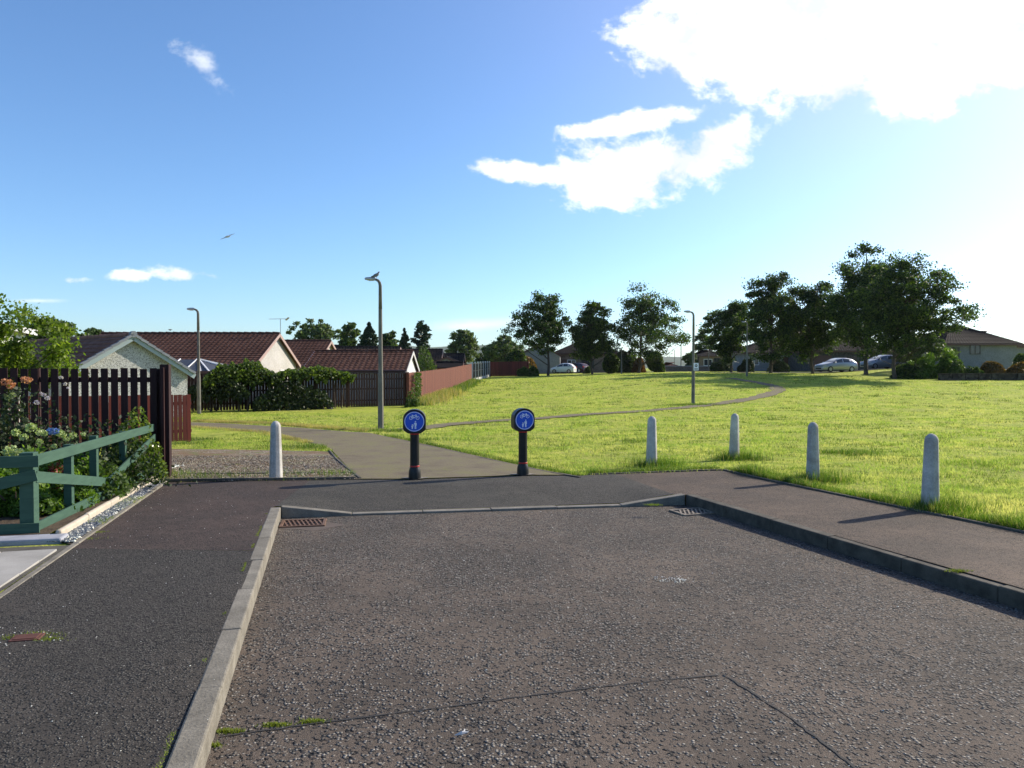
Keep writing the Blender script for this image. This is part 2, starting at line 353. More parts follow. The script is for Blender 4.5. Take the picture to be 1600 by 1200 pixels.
def thing(name, label, cat, loc, rz=0, group=None):
    o = bpy.data.objects.new(name, None); COL.objects.link(o); o.location = loc; o.rotation_euler = (0, 0, rz); o.empty_display_size = .2
    return tag(o, label, cat, group)
def dup(root, loc, rz, label):
    def cp(o, par):
        c = o.copy(); COL.objects.link(c); c.parent = par
        for ch in list(o.children): cp(ch, c)
        return c
    r = cp(root, None); r.location = loc; r.rotation_euler = (0, 0, rz); r['label'] = label
    return r
def npmesh(name, V, nper, mat, parent=None, world=False):
    """V: (n*nper,3) vertices, one polygon per nper vertices"""
    V = np.ascontiguousarray(V, dtype=np.float32); n = len(V) // nper
    me = bpy.data.meshes.new(name); me.vertices.add(len(V)); me.vertices.foreach_set('co', V.ravel())
    me.loops.add(len(V)); me.loops.foreach_set('vertex_index', np.arange(len(V), dtype=np.int32))
    me.polygons.add(n); me.polygons.foreach_set('loop_start', np.arange(0, n * nper, nper, dtype=np.int32))
    me.update(calc_edges=True)
    return link(name, me, mat, parent, world)
def unit(a): return a / np.maximum(np.linalg.norm(a, axis=1, keepdims=True), 1e-6)
def leafverts(C, size, g, wid=.5, up=0.0):
    n = len(C); a = unit(g.normal(size=(n, 3)) + np.array([0, 0, up])); b = unit(np.cross(a, g.normal(size=(n, 3))))
    s = (size * g.uniform(.6, 1.3, n))[:, None]
    V = np.empty((n, 4, 3)); V[:, 0] = C - a * s * .5; V[:, 1] = C + b * s * wid * .5; V[:, 2] = C + a * s * .5; V[:, 3] = C - b * s * wid * .5
    return V.reshape(-1, 3)

# ------------------------------------------------------------------ sheets laid on the ground
def clip(poly, axis, val, keep_less):
    out = []; n = len(poly)
    for i in range(n):
        a = poly[i]; b = poly[(i + 1) % n]
        ia = (a[axis] <= val) if keep_less else (a[axis] >= val); ib = (b[axis] <= val) if keep_less else (b[axis] >= val)
        if ia: out.append(a)
        if ia != ib:
            t = (val - a[axis]) / (b[axis] - a[axis]); out.append((a[0] + t * (b[0] - a[0]), a[1] + t * (b[1] - a[1])))
    return out
def sheet(name, poly, zf, cell, mat):
    poly = [(p[0], p[1]) for p in poly]
    # triangulate first so every piece is convex
    tris = geometry.tessellate_polygon([[Vector((x, y, 0)) for x, y in poly]])
    bm = bmesh.new(); x0 = min(p[0] for p in poly); x1 = max(p[0] for p in poly)
    for t in tris:
        tp = [poly[i] for i in t]
        ys = [p[1] for p in tp]; j = math.floor(min(ys) / cell)
        while j * cell < max(ys):
            st = clip(clip(tp, 1, (j + 1) * cell, True), 1, j * cell, False) if True else tp
            j += 1
            if len(st) < 3: continue
            xs = [p[0] for p in st]; i = math.floor(min(xs) / cell)
            while i * cell < max(xs):
                q = clip(clip(st, 0, (i + 1) * cell, True), 0, i * cell, False); i += 1
                if len(q) < 3: continue
                A = abs(sum(q[k][0] * q[(k + 1) % len(q)][1] - q[(k + 1) % len(q)][0] * q[k][1] for k in range(len(q)))) / 2
                if A < 1e-7: continue
                vs = []
                for p in q:
                    if not vs or (abs(p[0] - vs[-1][0]) + abs(p[1] - vs[-1][1])) > 1e-5: vs.append(p)
                if (abs(vs[0][0] - vs[-1][0]) + abs(vs[0][1] - vs[-1][1])) < 1e-5: vs.pop()
                if len(vs) < 3: continue
                f = bm.faces.new([bm.verts.new((p[0], p[1], zf(p[0], p[1]))) for p in vs])
                f.normal_update()
                if f.normal.z < 0: f.normal_flip()
    bmesh.ops.remove_doubles(bm, verts=bm.verts, dist=.0005)
    me = bpy.data.meshes.new(name); bm.to_mesh(me); bm.free()
    return link(name, me, mat, smooth=True)
def inpoly(x, y, poly):
    r = np.zeros(len(x), bool); n = len(poly)
    for i in range(n):
        x0, y0 = poly[i][:2]; x1, y1 = poly[(i + 1) % n][:2]
        if y0 == y1: continue
        r ^= ((y0 > y) != (y1 > y)) & (x < (x1 - x0) * (y - y0) / (y1 - y0) + x0)
    return r

KL = lambda y: -.52 - .256 * y                      # left kerb, road side top edge
KR = lambda y: 2.385 - .295 * (y - 10.17)           # right kerb
C0, C1 = (KL(9.18), 9.18), (2.385, 10.17)
EL = lambda y: -4.91 - .27 * (y - 9.89)             # garden side edging of left pavement
ER = lambda y: 4.03 - .30 * (y - 11.69)             # grass side edging of right pavement
cd = Vector((C1[0] - C0[0], C1[1] - C0[1])); CLEN = cd.length; cd.normalize(); cn = Vector((-cd.y, cd.x))
def pavz(x, y):
    p = Vector((x - C0[0], y - C0[1])); s = p.dot(cd); d = p.dot(cn)
    k = float(sst(0, .85, s) * (1 - sst(CLEN - .9, CLEN, s))) * max(0, 1 - max(d, 0) / 1.7)
    return T(x, y) - .112 * k + .004
far = [(-5.35, 11.5), (-2.45, 11.84), (-1.63, 11.84), (.18, 12.33), (1.06, 12.36), (3.3, 12.95), (3.72, 13.05)]
K = .125
clx = lambda y: KL(y) - K * .75
cross_in = [(C0[0] - .09, C0[1] + K * .7), (C1[0] + .1, C1[1] + K * .7)]
def hard_poly():
    return [(EL(-8), -8)] + [(EL(11.5), 11.5)] + far[1:] + [(ER(12), 12), (ER(-8), -8)]
road_poly = [(KL(-8) - .05, -8), (KL(9.2) - .05, 9.22), (C1[0] + .05, 10.2), (KR(-8) + .05, -8)]
RZ_ = -.13
def st(o): return tag(o, kind='structure')
st(sheet('road', road_poly, lambda x, y: T(x, y) + RZ_, 1.0, M['road']))
yP = 6.9  # patch boundary on the left pavement
st(sheet('pavement', [(EL(-8), -8), (EL(yP), yP), (clx(yP - .1), yP - .1), (clx(-8), -8)], pavz, 1.0, M['pave_dark']))
a0 = (-3.2, 11.75); a1 = cross_in[0]
st(sheet('pavement', [(EL(yP), yP), (EL(11.5), 11.5), a0, a1, (clx(9.2), 9.2), (clx(yP - .1), yP - .1)], pavz, .4, M['pave_red']))
b0 = (1.75, 12.54); b1 = (2.25, 10.30)
st(sheet('pavement', [a1, a0, (-2.45, 11.84), (-1.63, 11.84), (.18, 12.33), (1.06, 12.36), b0, b1], pavz, .2, M['pave_grey']))
krx = lambda y: KR(y) + K * .75
st(sheet('pavement', [b1, b0, (3.3, 12.95), (3.72, 13.05), (ER(12), 12), (ER(-8), -8), (krx(-8), -8), (krx(10.2), 10.2)], pavz, .4, M['pave_brown']))

# ground sheet
hp = hard_poly()
def shrink(poly, k):
    cx = sum(p[0] for p in poly) / len(poly); return poly
ys = np.concatenate([np.arange(-30, -8, 2), np.arange(-8, 26, .25), np.arange(26, 60, 1.0), np.arange(60, 180, 3), np.geomspace(180, 4500, 26)])
xp = np.concatenate([np.arange(0, 9, .25), np.arange(9, 40, 1), np.arange(40, 130, 4), np.geomspace(130, 4500, 22)])
xs = np.concatenate([-xp[:0:-1], xp])
XX, YY = np.meshgrid(xs, ys); ZZ = terr(XX, YY)
ZZ += np.where(YY < 25, 0, 0)
ins = np.ones(XX.size, bool)
for dx, dy in ((.45, 0), (-.45, 0), (0, .45), (0, -.45), (0, 0)):
    ins &= inpoly(XX.ravel() + dx, YY.ravel() + dy, hp)
ZZ = ZZ - np.where(ins.reshape(XX.shape), .35, 0) - np.where(inpoly(XX.ravel(), YY.ravel(), hp).reshape(XX.shape), .022, 0)
nx, ny = len(xs), len(ys)
V = np.stack([XX.ravel(), YY.ravel(), ZZ.ravel()], 1)
ii = (np.arange(ny - 1)[:, None] * nx + np.arange(nx - 1)[None]).ravel()
Fq = np.stack([ii, ii + 1, ii + nx + 1, ii + nx], 1)
me = bpy.data.meshes.new('ground'); me.from_pydata(V.tolist(), [], Fq.tolist()); me.update()
st(link('ground', me, M['grass'], smooth=True))

# cycle path, garden gravel, fork across the lawn
def off(o): return lambda x, y: T(x, y) + o
PP = lambda l: [P(a, b)[:2] for a, b in l]
path_poly = [(-2.45, 11.84), (-1.63, 11.84), (.18, 12.33), (1.0, 12.36)] + PP([(860, 738), (820, 730), (770, 719), (700, 703), (640, 690), (600, 682), (577, 677), (540, 675), (470, 669), (415, 666), (350, 662), (290, 660), (200, 659), (200, 666), (290, 667), (350, 670), (412, 676), (455, 684), (490, 694), (517, 703), (530, 717)])
st(sheet('cycle_path', path_poly, off(.018), .5, M['path']))
gravel_poly = [(-5.45, 11.5), (-2.45, 11.84)] + PP([(528, 717), (515, 706), (420, 704), (268, 702), (240, 702)])
st(sheet('gravel_strip', gravel_poly, off(.012), .5, M['gravel']))
fork_c = [P(a, b) for a, b in [(640, 672), (700, 664), (760, 659), (840, 654.5), (915, 648), (1005, 643), (1072, 637), (1140, 629), (1190, 620), (1217, 611), (1212, 604), (1190, 599), (1165, 595), (1140, 591)]]
def ribbon(pts, w):
    l, r = [], []
    for i, p in enumerate(pts):
        a = Vector(pts[max(i - 1, 0)][:2]); b = Vector(pts[min(i + 1, len(pts) - 1)][:2]); d = (b - a).normalized(); n = Vector((-d.y, d.x)) * w / 2
        l.append((p[0] + n.x, p[1] + n.y)); r.append((p[0] - n.x, p[1] - n.y))
    return l + r[::-1]
fork_poly = ribbon(fork_c, .42)
def strip(name, pts, w, z, mat, sub=3):
    # quad strip on the ground; many small steps so it follows the lie of the land
    q = []
    for i in range(len(pts) - 1):
        for k in range(sub * 3): t = k / (sub * 3); q.append((pts[i][0] * (1 - t) + pts[i + 1][0] * t, pts[i][1] * (1 - t) + pts[i + 1][1] * t))
    q.append(pts[-1][:2]); m = MB(); rows = []
    for i, p in enumerate(q):
        a = Vector(q[max(i - 2, 0)]); b = Vector(q[min(i + 2, len(q) - 1)]); d = (b - a).normalized(); n = Vector((-d.y, d.x))
        ww = w / 2 * (1 + .12 * math.sin(i * 1.7) + .1 * math.sin(i * .61))
        rows.append([(p[0] + n.x * ww * s, p[1] + n.y * ww * s) for s in (-1, -.33, .33, 1)])
    vs = [(x, y, z(x, y)) for r_ in rows for x, y in r_]
    m.add(vs, [(i * 4 + k, i * 4 + k + 1, i * 4 + k + 5, i * 4 + k + 4) for i in range(len(rows) - 1) for k in range(3)])
    return m.build(name, mat, smooth=True)
st(strip('lawn_path', fork_c, .95, off(.03), M['path']))
far_path = [P(a, b) for a, b in [(1150, 591), (1120, 588), (1090, 586)]]

# road across the back (estate road where the cars stand) and drives
st(strip('estate_road', [(-2, 118), (12, 112), (24, 108), (40, 104), (60, 98)], 5.5, off(.04), M['pave_grey']))
st(strip('driveway', [(22, 84), (34, 82.5), (42, 84), (48, 88)], 6.5, off(.05), M['pave_grey']))

# kerbs built stone by stone
def kerb(name, pts, w, depth, side, length, mat, gap=.005, bev=.012, top_tilt=0):
    m = MB(); pts = [Vector(p) for p in pts]
    for a, b in zip(pts[:-1], pts[1:]):
        d = b - a; n = max(1, round(d.length / length)); dn = d.normalized()
        sd = Vector((-dn.y, dn.x, 0)).normalized() * side * w
        for i in range(n):
            jit = random.uniform(-.004, .004)
            p = a + d * (i / n) + dn * gap / 2; q = a + d * ((i + 1) / n) - dn * gap / 2
            p = p + Vector((0, 0, jit)); q = q + Vector((0, 0, jit + random.uniform(-.002, .002)))
            dz = Vector((0, 0, -depth))
            vs = [p, q, q + sd, p + sd, p + dz, q + dz, q + sd + dz, p + sd + dz]
            m.add(vs, [(0, 1, 2, 3), (7, 6, 5, 4), (0, 4, 5, 1), (1, 5, 6, 2), (2, 6, 7, 3), (3, 7, 4, 0)])
    return st(m.build(name, mat, bevel=bev))
G = lambda x, y, o=0.0: (x, y, T(x, y) + o)
kerb('kerb', [G(KL(-7), -7, .014), G(KL(9.18), 9.18, .014)], K, .25, 1, .92, M['kerb'])
X = lambda s, o: G(C0[0] + cd.x * s, C0[1] + cd.y * s, o)
kerb('kerb', [X(.0, .012), X(.86, -.103), X(CLEN - .92, -.103), X(CLEN, .012)], K, .2, 1, .92, M['kerb'], bev=.01)
kerb('kerb', [G(KR(10.17), 10.17, .014), G(KR(-7), -7, .014)], K, .25, 1, .92, M['kerb_shade'])
kerb('edging', [G(ER(-6), -6, .04), G(ER(11.9), 11.9, .035), G(3.72, 13.08, .03), G(3.3, 12.98, .03), G(1.3, 12.46, .02)], .05, .2, -1, .9, M['edging'], bev=.006)
kerb('edging', [G(-5.42, 11.53, .05), G(-2.5, 11.86, .045)], .05, .2, 1, .9, M['edging'], bev=.006)
pe = [P(a, b, .02) for a, b in [(905, 745), (860, 738), (820, 730), (770, 719), (700, 703), (640, 690), (600, 682)]]
kerb('edging', pe, .05, .15, -1, .9, M['edging'], bev=.006)
pe = [(-2.42, 11.9, T(-2.4, 11.9) + .03)] + [P(a, b, .03) for a, b in [(528, 717), (516, 703)]]
kerb('edging', pe, .04, .15, 1, .9, M['edging'], bev=.006)
kerb('edging', [P(290, 739, .03), P(546, 737, .03)], .04, .12, -1, 1.5, M['edging'], bev=.004)
kerb('edging', [G(EL(-6), -6, .03), G(EL(11.45), 11.45, .03)], .06, .2, 1, .9, M['kerb'], bev=.008)
kerb('edging', [G(-4.50 + .05, 7.30, .10), G(-5.66 + .05, 11.75, .10)], .06, .25, 1, 1.0, M['cream'], bev=.022)

# garden bed and driveway slabs on the left
cl = lambda y: -4.53 - .262 * (y - 7.3) - .03
st(sheet('slate_bed', [(cl(7.3), 7.28), (EL(6.95) - .03, 7.0), (EL(11.5) - .03, 11.5), (cl(11.7), 11.7)], off(.012), 1, M['soil']))
bed = [(-4.6, 7.35), (-5.74, 11.75), (-9.3, 10.8), (-9.3, 6.2)]
st(sheet('garden_bed', bed, off(.05), 1, M['soil']))
st(kerb('step', [G(-4.34, 7.12, .055), G(-9.2, 5.85, .055)], .24, .2, -1, 1.8, M['stepstone'], bev=.02))
m = MB()
dv = Vector((-.96, -.25, 0)); dw = Vector((.26, -.966, 0))
for i in range(12):
    for j in range(10):
        c = Vector((EL(6.5) - .33, 6.5, 0)) + dv * (i * .45) + dw * (j * .45) ; c.x += .0
        z = T(c.x, c.y)
        if c.x > EL(c.y) - .27: continue
        m.box((c.x, c.y, z + .0), (.436, .436, .05), math.atan2(.25, .96))
st(m.build('driveway', M['slab'], bevel=.004))
st(sheet('driveway', [(EL(7.0) - .06, 7.0), (EL(-6) - .06, -6), (-12, -6), (-12, 5.5)], off(.012), 2, M['edging']))

# road seam, moss, repairs
def ribbonline(name, pts, w, z0, mat, wob=.006):
    q = []
    for i in range(len(pts) - 1):
        for k in range(14): t = k / 14; q.append((pts[i][0] * (1 - t) + pts[i + 1][0] * t + random.uniform(-wob, wob), pts[i][1] * (1 - t) + pts[i + 1][1] * t + random.uniform(-wob, wob)))
    m = MB(); vs = []
    for i, p in enumerate(q):
        a = Vector(q[max(i - 1, 0)]); b = Vector(q[min(i + 1, len(q) - 1)]); d = (b - a).normalized(); n = Vector((-d.y, d.x)) * w / 2 * random.uniform(.5, 1.4)
        vs += [(p[0] + n.x, p[1] + n.y, T(*p) + z0), (p[0] - n.x, p[1] - n.y, T(*p) + z0)]
    m.add(vs, [(2 * i, 2 * i + 1, 2 * i + 3, 2 * i + 2) for i in range(len(q) - 1)])
    return st(m.build(name, mat))
PR = lambda a, b: P(a, b, RZ_)[:2]
M['tar'] = flat('dark tar', (.03, .028, .027), .9)
ribbonline('road_seam', [PR(345, 1152), PR(500, 1130), PR(700, 1105), PR(900, 1078), PR(1020, 1065), PR(1130, 1054)], .012, RZ_ + .004, M['tar'])
ribbonline('road_seam', [PR(1130, 1054), PR(1230, 1118), PR(1330, 1195), PR(1420, 1260)], .014, RZ_ + .004, M['tar'])
ribbonline('pavement_seam', [(EL(yP), yP), (clx(yP - .1), yP - .1)], .008, .003, M['tar'], .003)

# ------------------------------------------------------------------ grass blades, gravel bits, moss: uncountable stuff
def blades(name, x, y, h, w, mat, zoff=0.0, lean=.5, clump=None):
    n = len(x); z = terr(x, y) + zoff; ang = rng.uniform(0, 2 * PI, n)
    B = np.stack([x, y, z], 1); d = np.stack([np.cos(ang), np.sin(ang), np.zeros(n)], 1)
    la = rng.uniform(0, 2 * PI, n); ll = (rng.uniform(0, lean, n) * h)
    top = B + np.stack([np.cos(la) * ll, np.sin(la) * ll, h], 1)
    V = np.empty((n, 3, 3)); V[:, 0] = B - d * (w / 2)[:, None]; V[:, 1] = B + d * (w / 2)[:, None]; V[:, 2] = top
    return tag(npmesh(name, V.reshape(-1, 3), 3, mat), kind='stuff')
def vnoise(x, y, s, seed=0):
    g = np.random.default_rng(seed); r = np.zeros_like(x)
    for k in range(7):
        a = g.uniform(0, 2 * PI); f = s * g.uniform(.5, 2.2); r += np.sin((x * math.cos(a) + y * math.sin(a)) * f + g.uniform(0, 6))
    return r / 3.5
no_grass = [path_poly, gravel_poly, hp, fork_poly, [(-4.4, 7), (-5.6, 11.8), (-14, 13), (-14, 0)]]
n = 800000
yy = np.exp(rng.uniform(math.log(8.0), math.log(92), n)); xx = yy * rng.uniform(-.62, .78, n)
keep = np.ones(n, bool)
for p in no_grass: keep &= ~inpoly(xx, yy, p)
keep &= rng.uniform(0, 1, n) < .66 + .34 * vnoise(xx, yy, 3.0, 3)
keep &= ~((xx < -5.5) & (yy > 35)) & ~((xx < -8.3) & (yy < 24)) & ~((xx < -3.4) & (yy > 60)) & ~((yy > 62) & (xx > 30))
xx, yy = xx[keep], yy[keep]
hh = rng.uniform(.014, .045, len(xx)) * (1 + .9 * vnoise(xx, yy, 2.6, 5)).clip(.3, 2.4)
blades('grass_blades', xx, yy, hh * (1 + yy / 120), .0085 * np.maximum(yy / 12, .8), M['blade'], lean=1.2)
nc = 1900; cy = np.exp(rng.uniform(math.log(9), math.log(75), nc)); cx = cy * rng.uniform(-.60, .78, nc); per = 26
cr_ = rng.uniform(.04, .16, nc) * (1 + cy / 40); x = (cx[:, None] + rng.normal(0, 1, (nc, per)) * cr_[:, None] * 1.6).ravel(); y = (cy[:, None] + rng.normal(0, 1, (nc, per)) * cr_[:, None] * .5).ravel()
hs = np.repeat(rng.uniform(.03, .085, nc) * (1 + cy / 90), per); kk = np.ones(len(x), bool)
for p in no_grass: kk &= ~inpoly(x, y, p)
kk &= ~((x < -5.0) & (y > 33)) & ~((x < -8.3) & (y < 24)) & ~((x < -3.6) & (y > 60))
x, y, hs = x[kk], y[kk], hs[kk]
M['tuft'] = leafmat('shade toned tussock blades', [(0, (.05, .09, .01)), (.6, (.11, .17, .018)), (1, (.2, .24, .04))], .35)  # blade colour darkened to stand in for small shadows behind tussocks
blades('grass_tufts', x, y, hs * rng.uniform(.5, 1.2, len(x)), .009 * np.maximum(y / 12, .8), M['tuft'], lean=1.0)
# long grass against edging and posts
def along(pts, n, spread, seed=1):
    pts = [np.array(p[:2]) for p in pts]; seg = np.array([np.linalg.norm(b - a) for a, b in zip(pts[:-1], pts[1:])])
    k = rng.choice(len(seg), n, p=seg / seg.sum()); t = rng.uniform(0, 1, n)
    A = np.array(pts[:-1])[k]; B = np.array(pts[1:])[k]; d = B - A; nn = np.stack([-d[:, 1], d[:, 0]], 1) / np.linalg.norm(d, axis=1)[:, None]
    q = A + d * t[:, None] + nn * (np.abs(rng.normal(0, spread, n)))[:, None]
    return q[:, 0], q[:, 1]
edge = [(ER(4) + .06, 4), (ER(11.9) + .06, 11.9), (3.75, 13.15), (3.3, 13.05), (1.35, 12.52)]
x, y = along(edge[::-1], 26000, .16)
bump_ = (.35 + .65 * vnoise(x, y, 2.4, 9)).clip(.12, 1)
near_b = np.zeros_like(x)
BOL = {1018: (1018, 729), 1147: (1147, 718), 1270: (1270, 752), 1453: (1453, 797)}
bpos = {k: P(*v) for k, v in BOL.items()}; lb = P(421, 752); lb = (lb[0], 11.98, T(lb[0], 11.98))
for k, p in bpos.items(): near_b += np.exp(-((x - p[0] - .15) ** 2 + (y - p[1] + .1) ** 2) / .14)
blades('long_grass', x, y, (.05 + .13 * bump_ + .08 * near_b.clip(0, 1)) * rng.uniform(.5, 1.2, len(x)), np.full(len(x), .008), M['blade_long'], lean=.7)
xs_, ys_ = [], []
for k, p in bpos.items():
    nn = 1500; xs_.append(p[0] + .08 + rng.normal(0, .24, nn)); ys_.append(p[1] - .02 + rng.normal(0, .15, nn))
x = np.concatenate(xs_); y = np.concatenate(ys_); kk = ~inpoly(x, y, hp); x, y = x[kk], y[kk]
blades('long_grass', x, y, rng.uniform(.05, .24, len(x)), np.full(len(x), .008), M['blade_long'], lean=.6)
# a few tufts in the lawn
tx, ty = [], []
for (a, b), s, nn in (((1322, 708), .30, 1100), ((1345, 712), .2, 500), ((1000, 690), .3, 300), ((1500, 726), .4, 400), ((510, 700), .35, 1600), ((480, 700), .45, 900), ((302, 688), .3, 700), ((280, 694), .3, 500), ((575, 683), .4, 900), ((597, 674), .3, 900), ((655, 688), .3, 500), ((1082, 633), .5, 1500), ((300, 748), .35, 500), ((268, 742), .2, 300), ((350, 744), .5, 200), ((480, 745), .5, 200), ((535, 741), .3, 400)):
    p = P(a, b); tx.append(p[0] + rng.normal(0, s * 1.3, nn)); ty.append(p[1] + rng.normal(0, s * .6, nn))
x = np.concatenate(tx); y = np.concatenate(ty); kk = ~inpoly(x, y, path_poly) & ~inpoly(x, y, hp); x, y = x[kk], y[kk]
blades('grass_tufts', x, y, rng.uniform(.04, .13, len(x)), .007 * np.maximum(y / 12, .8), M['blade_long'], lean=.8)
# dry grass margin by the path and under the fences
x, y = along(PP([(300, 659), (380, 662), (430, 664), (500, 670), (570, 675)]), 9000, .35); blades('dry_grass', x, y, rng.uniform(.04, .12, len(x)), np.full(len(x), .016), M['straw'])
x, y = along(PP([(300, 667), (412, 675), (490, 692)])[::-1], 3000, .15); blades('dry_grass', x, y, rng.uniform(.04, .1, len(x)), np.full(len(x), .014), M['straw'])
x, y = along([(-5.7, 42), (-4.9, 58), (-4.1, 77)][::-1], 9000, .5); blades('dry_grass', x, y, rng.uniform(.1, .5, len(x)), np.full(len(x), .04), M['blade_long'])
x, y = along([(-5.7, 42), (-5.0, 56)][::-1], 2500, .7); blades('dry_grass', x, y, rng.uniform(.2, .6, len(x)), np.full(len(x), .03), M['straw'])
x, y = along(pe, 10, .1)
x, y = along([p for p in [P(a, b) for a, b in [(905, 744), (860, 737), (820, 729), (770, 718), (700, 702), (640, 689), (600, 681)]]][::-1], 9000, .10)
blades('edge_grass', x, y, rng.uniform(.02, .07, len(x)), np.full(len(x), .009), M['blade_long'])

def chips(name, x, y, zf, size, mat, flat_=.5):
    n = len(x); C = np.stack([x, y, terr(x, y) + zf], 1); s = size * rng.uniform(.5, 1.4, n)
    D = np.array([[1, 0, 0], [0, 1, 0], [-1, 0, 0], [0, -1, 0], [0, 0, 1], [0, 0, -1]], float)
    a = rng.uniform(0, 2 * PI, n); el = rng.uniform(.5, 1, n); tl = rng.uniform(-.6, .6, n)
    Vv = np.empty((n, 6, 3))
    for i, d in enumerate(D):
        px_ = d[0] * s; py_ = d[1] * s * el; pz = d[2] * s * flat_ + tl * px_ * .5
        Vv[:, i, 0] = C[:, 0] + px_ * np.cos(a) - py_ * np.sin(a); Vv[:, i, 1] = C[:, 1] + px_ * np.sin(a) + py_ * np.cos(a); Vv[:, i, 2] = C[:, 2] + pz + s * .2
    tri = [(0, 1, 4), (1, 2, 4), (2, 3, 4), (3, 0, 4), (1, 0, 5), (2, 1, 5), (3, 2, 5), (0, 3, 5)]
    Fs = (np.arange(n)[:, None, None] * 6 + np.array(tri)[None]).reshape(-1, 3)
    me = bpy.data.meshes.new(name); me.from_pydata(Vv.reshape(-1, 3).tolist(), [], Fs.tolist()); me.update()
    return tag(link(name, me, mat), kind='stuff')
y = rng.uniform(7.1, 11.6, 6500); t = rng.uniform(0, 1, 6500) ** .9; x = cl(y) * (1 - t) + (EL(y) - .06) * t
k = (y < 11.45); chips('slate_chippings', x[k], y[k], .02, .022, M['slate'])
y = rng.uniform(2.2, 11, 260); x = EL(y) + (KL(y) - EL(y)) * rng.uniform(0, 1, 260) ** 1.6; chips('white_chippings', x, y, .006, .0042, M['chip_white'])
p = P(40, 998); a = rng.uniform(0, 2 * PI, 40); chips('white_chippings', p[0] + .17 * np.cos(a) + rng.normal(0, .04, 40), p[1] + .12 * np.sin(a) + rng.normal(0, .04, 40), .006, .005, M['chip_white'])
x = rng.uniform(-1, 3, 90); y = rng.uniform(3, 10, 90); chips('white_chippings', x, y, RZ_ + .004, .006, M['chip_white'])
p = P(1050, 906, RZ_); chips('white_chippings', p[0] + rng.normal(0, .09, 60), p[1] + rng.normal(0, .05, 60), RZ_ + .003, .008, M['chip_white'])
x = rng.uniform(-7.4, -2.4, 11000); y = rng.uniform(11.6, 15.6, 11000); k = inpoly(x, y, gravel_poly); M['pebble'] = leafmat('pebbles', [(0, (.09, .065, .045)), (.5, (.2, .155, .115)), (1, (.42, .38, .32))], 0)
chips('pebbles', x[k], y[k], .015, .016, M['pebble'])
p = P(270, 732); chips('white_pebbles', p[0] + rng.normal(-.02, .05, 130), p[1] + rng.normal(0, .16, 130), .02, .022, M['chip_white'])
def mosspatch(pts, n, s, z):
    x, y = [], []
    for p, w in pts: x.append(p[0] + rng.normal(0, w, n)); y.append(p[1] + rng.normal(0, w * .35, n))
    x = np.concatenate(x); y = np.concatenate(y); blades('moss', x, y, rng.uniform(.004, s, len(x)), np.full(len(x), .006), M['moss'], z, 1.0)
mosspatch([(PR(357, 1143), .035), (PR(430, 1133), .03), (PR(490, 1128), .03), (PR(330, 1165), .02)], 420, .016, RZ_)
mosspatch([(P(570 + 22 * i, 801 - i * .6, -.12), .09) for i in range(9)], 60, .025, -.125)
mosspatch([(P(20, 998), .06), (P(65, 992), .07), (P(75, 1000), .05), (P(130, 842), .1), (P(150, 832), .06)], 260, .02, 0)
yv = rng.uniform(2.6, 9, 3200); kk = vnoise(yv, yv * .3, 9.5, 8) > .30; yv = yv[kk]
blades('moss', KL(yv) - K * 1.04 - np.abs(rng.normal(0, .013, len(yv))) - .002, yv, rng.uniform(.003, .012, len(yv)), np.full(len(yv), .004), M['moss'], .003, 1.0)
mosspatch([(P(1498, 893), .05), (P(1020, 792, -.02), .05)], 260, .03, 0)
# feather lying on the road
m = MB(); p = P(722, 1147, RZ_ + .01); m.tube([(p[0] - .035, p[1] - .012, p[2]), (p[0], p[1], p[2] + .006), (p[0] + .03, p[1] + .018, p[2] + .002)], [.002, .009, .002], 6, flat=.25)
m.tube([(p[0], p[1] , p[2] + .004), (p[0] + .012, p[1] + .03, p[2] + .006)], [.002, .006], 6, flat=.3)
tag(m.build('feather', M['bird_white']), 'small white feather lying on the dark road near the bottom', 'feather')

# ------------------------------------------------------------------ bollards
def mk_bollard():
    t = thing('concrete_bollard', '', 'bollard', (0, 0, 0), 0, 'tapered concrete bollards round the end of the road')
    m = MB(); prof = [(.110, -.15), (.110, 0), (.099, .35), (.089, .65), (.082, .84)]
    for i in range(1, 7): a = i / 6 * PI / 2; prof.append((.082 * math.cos(a), .84 + .095 * math.sin(a)))
    m.lathe(prof, 8); b = m.build('post', M['bollard'], t, smooth=False, bevel=.012)
    return t
bt = mk_bollard()
labs = {1018: 'concrete bollard at the grass edge, nearest to the blue signs on the right', 1147: 'concrete bollard set furthest back at the corner of the pavement among weeds',
        1270: 'concrete bollard between the one at the corner and the closest one', 1453: 'closest concrete bollard beside the right pavement, rough grass at its foot'}
bt.location = (lb[0], lb[1], lb[2]); bt['label'] = 'pale sunlit concrete bollard on the gravel left of the path'; bt.rotation_euler = (0, 0, .2)
for k, p in bpos.items():
    d = dup(bt, p, k * .37 % 1.0, labs[k]); d.rotation_euler[0] = R((k % 7 - 3) * .35); d.rotation_euler[1] = R((k % 5 - 2) * .4)

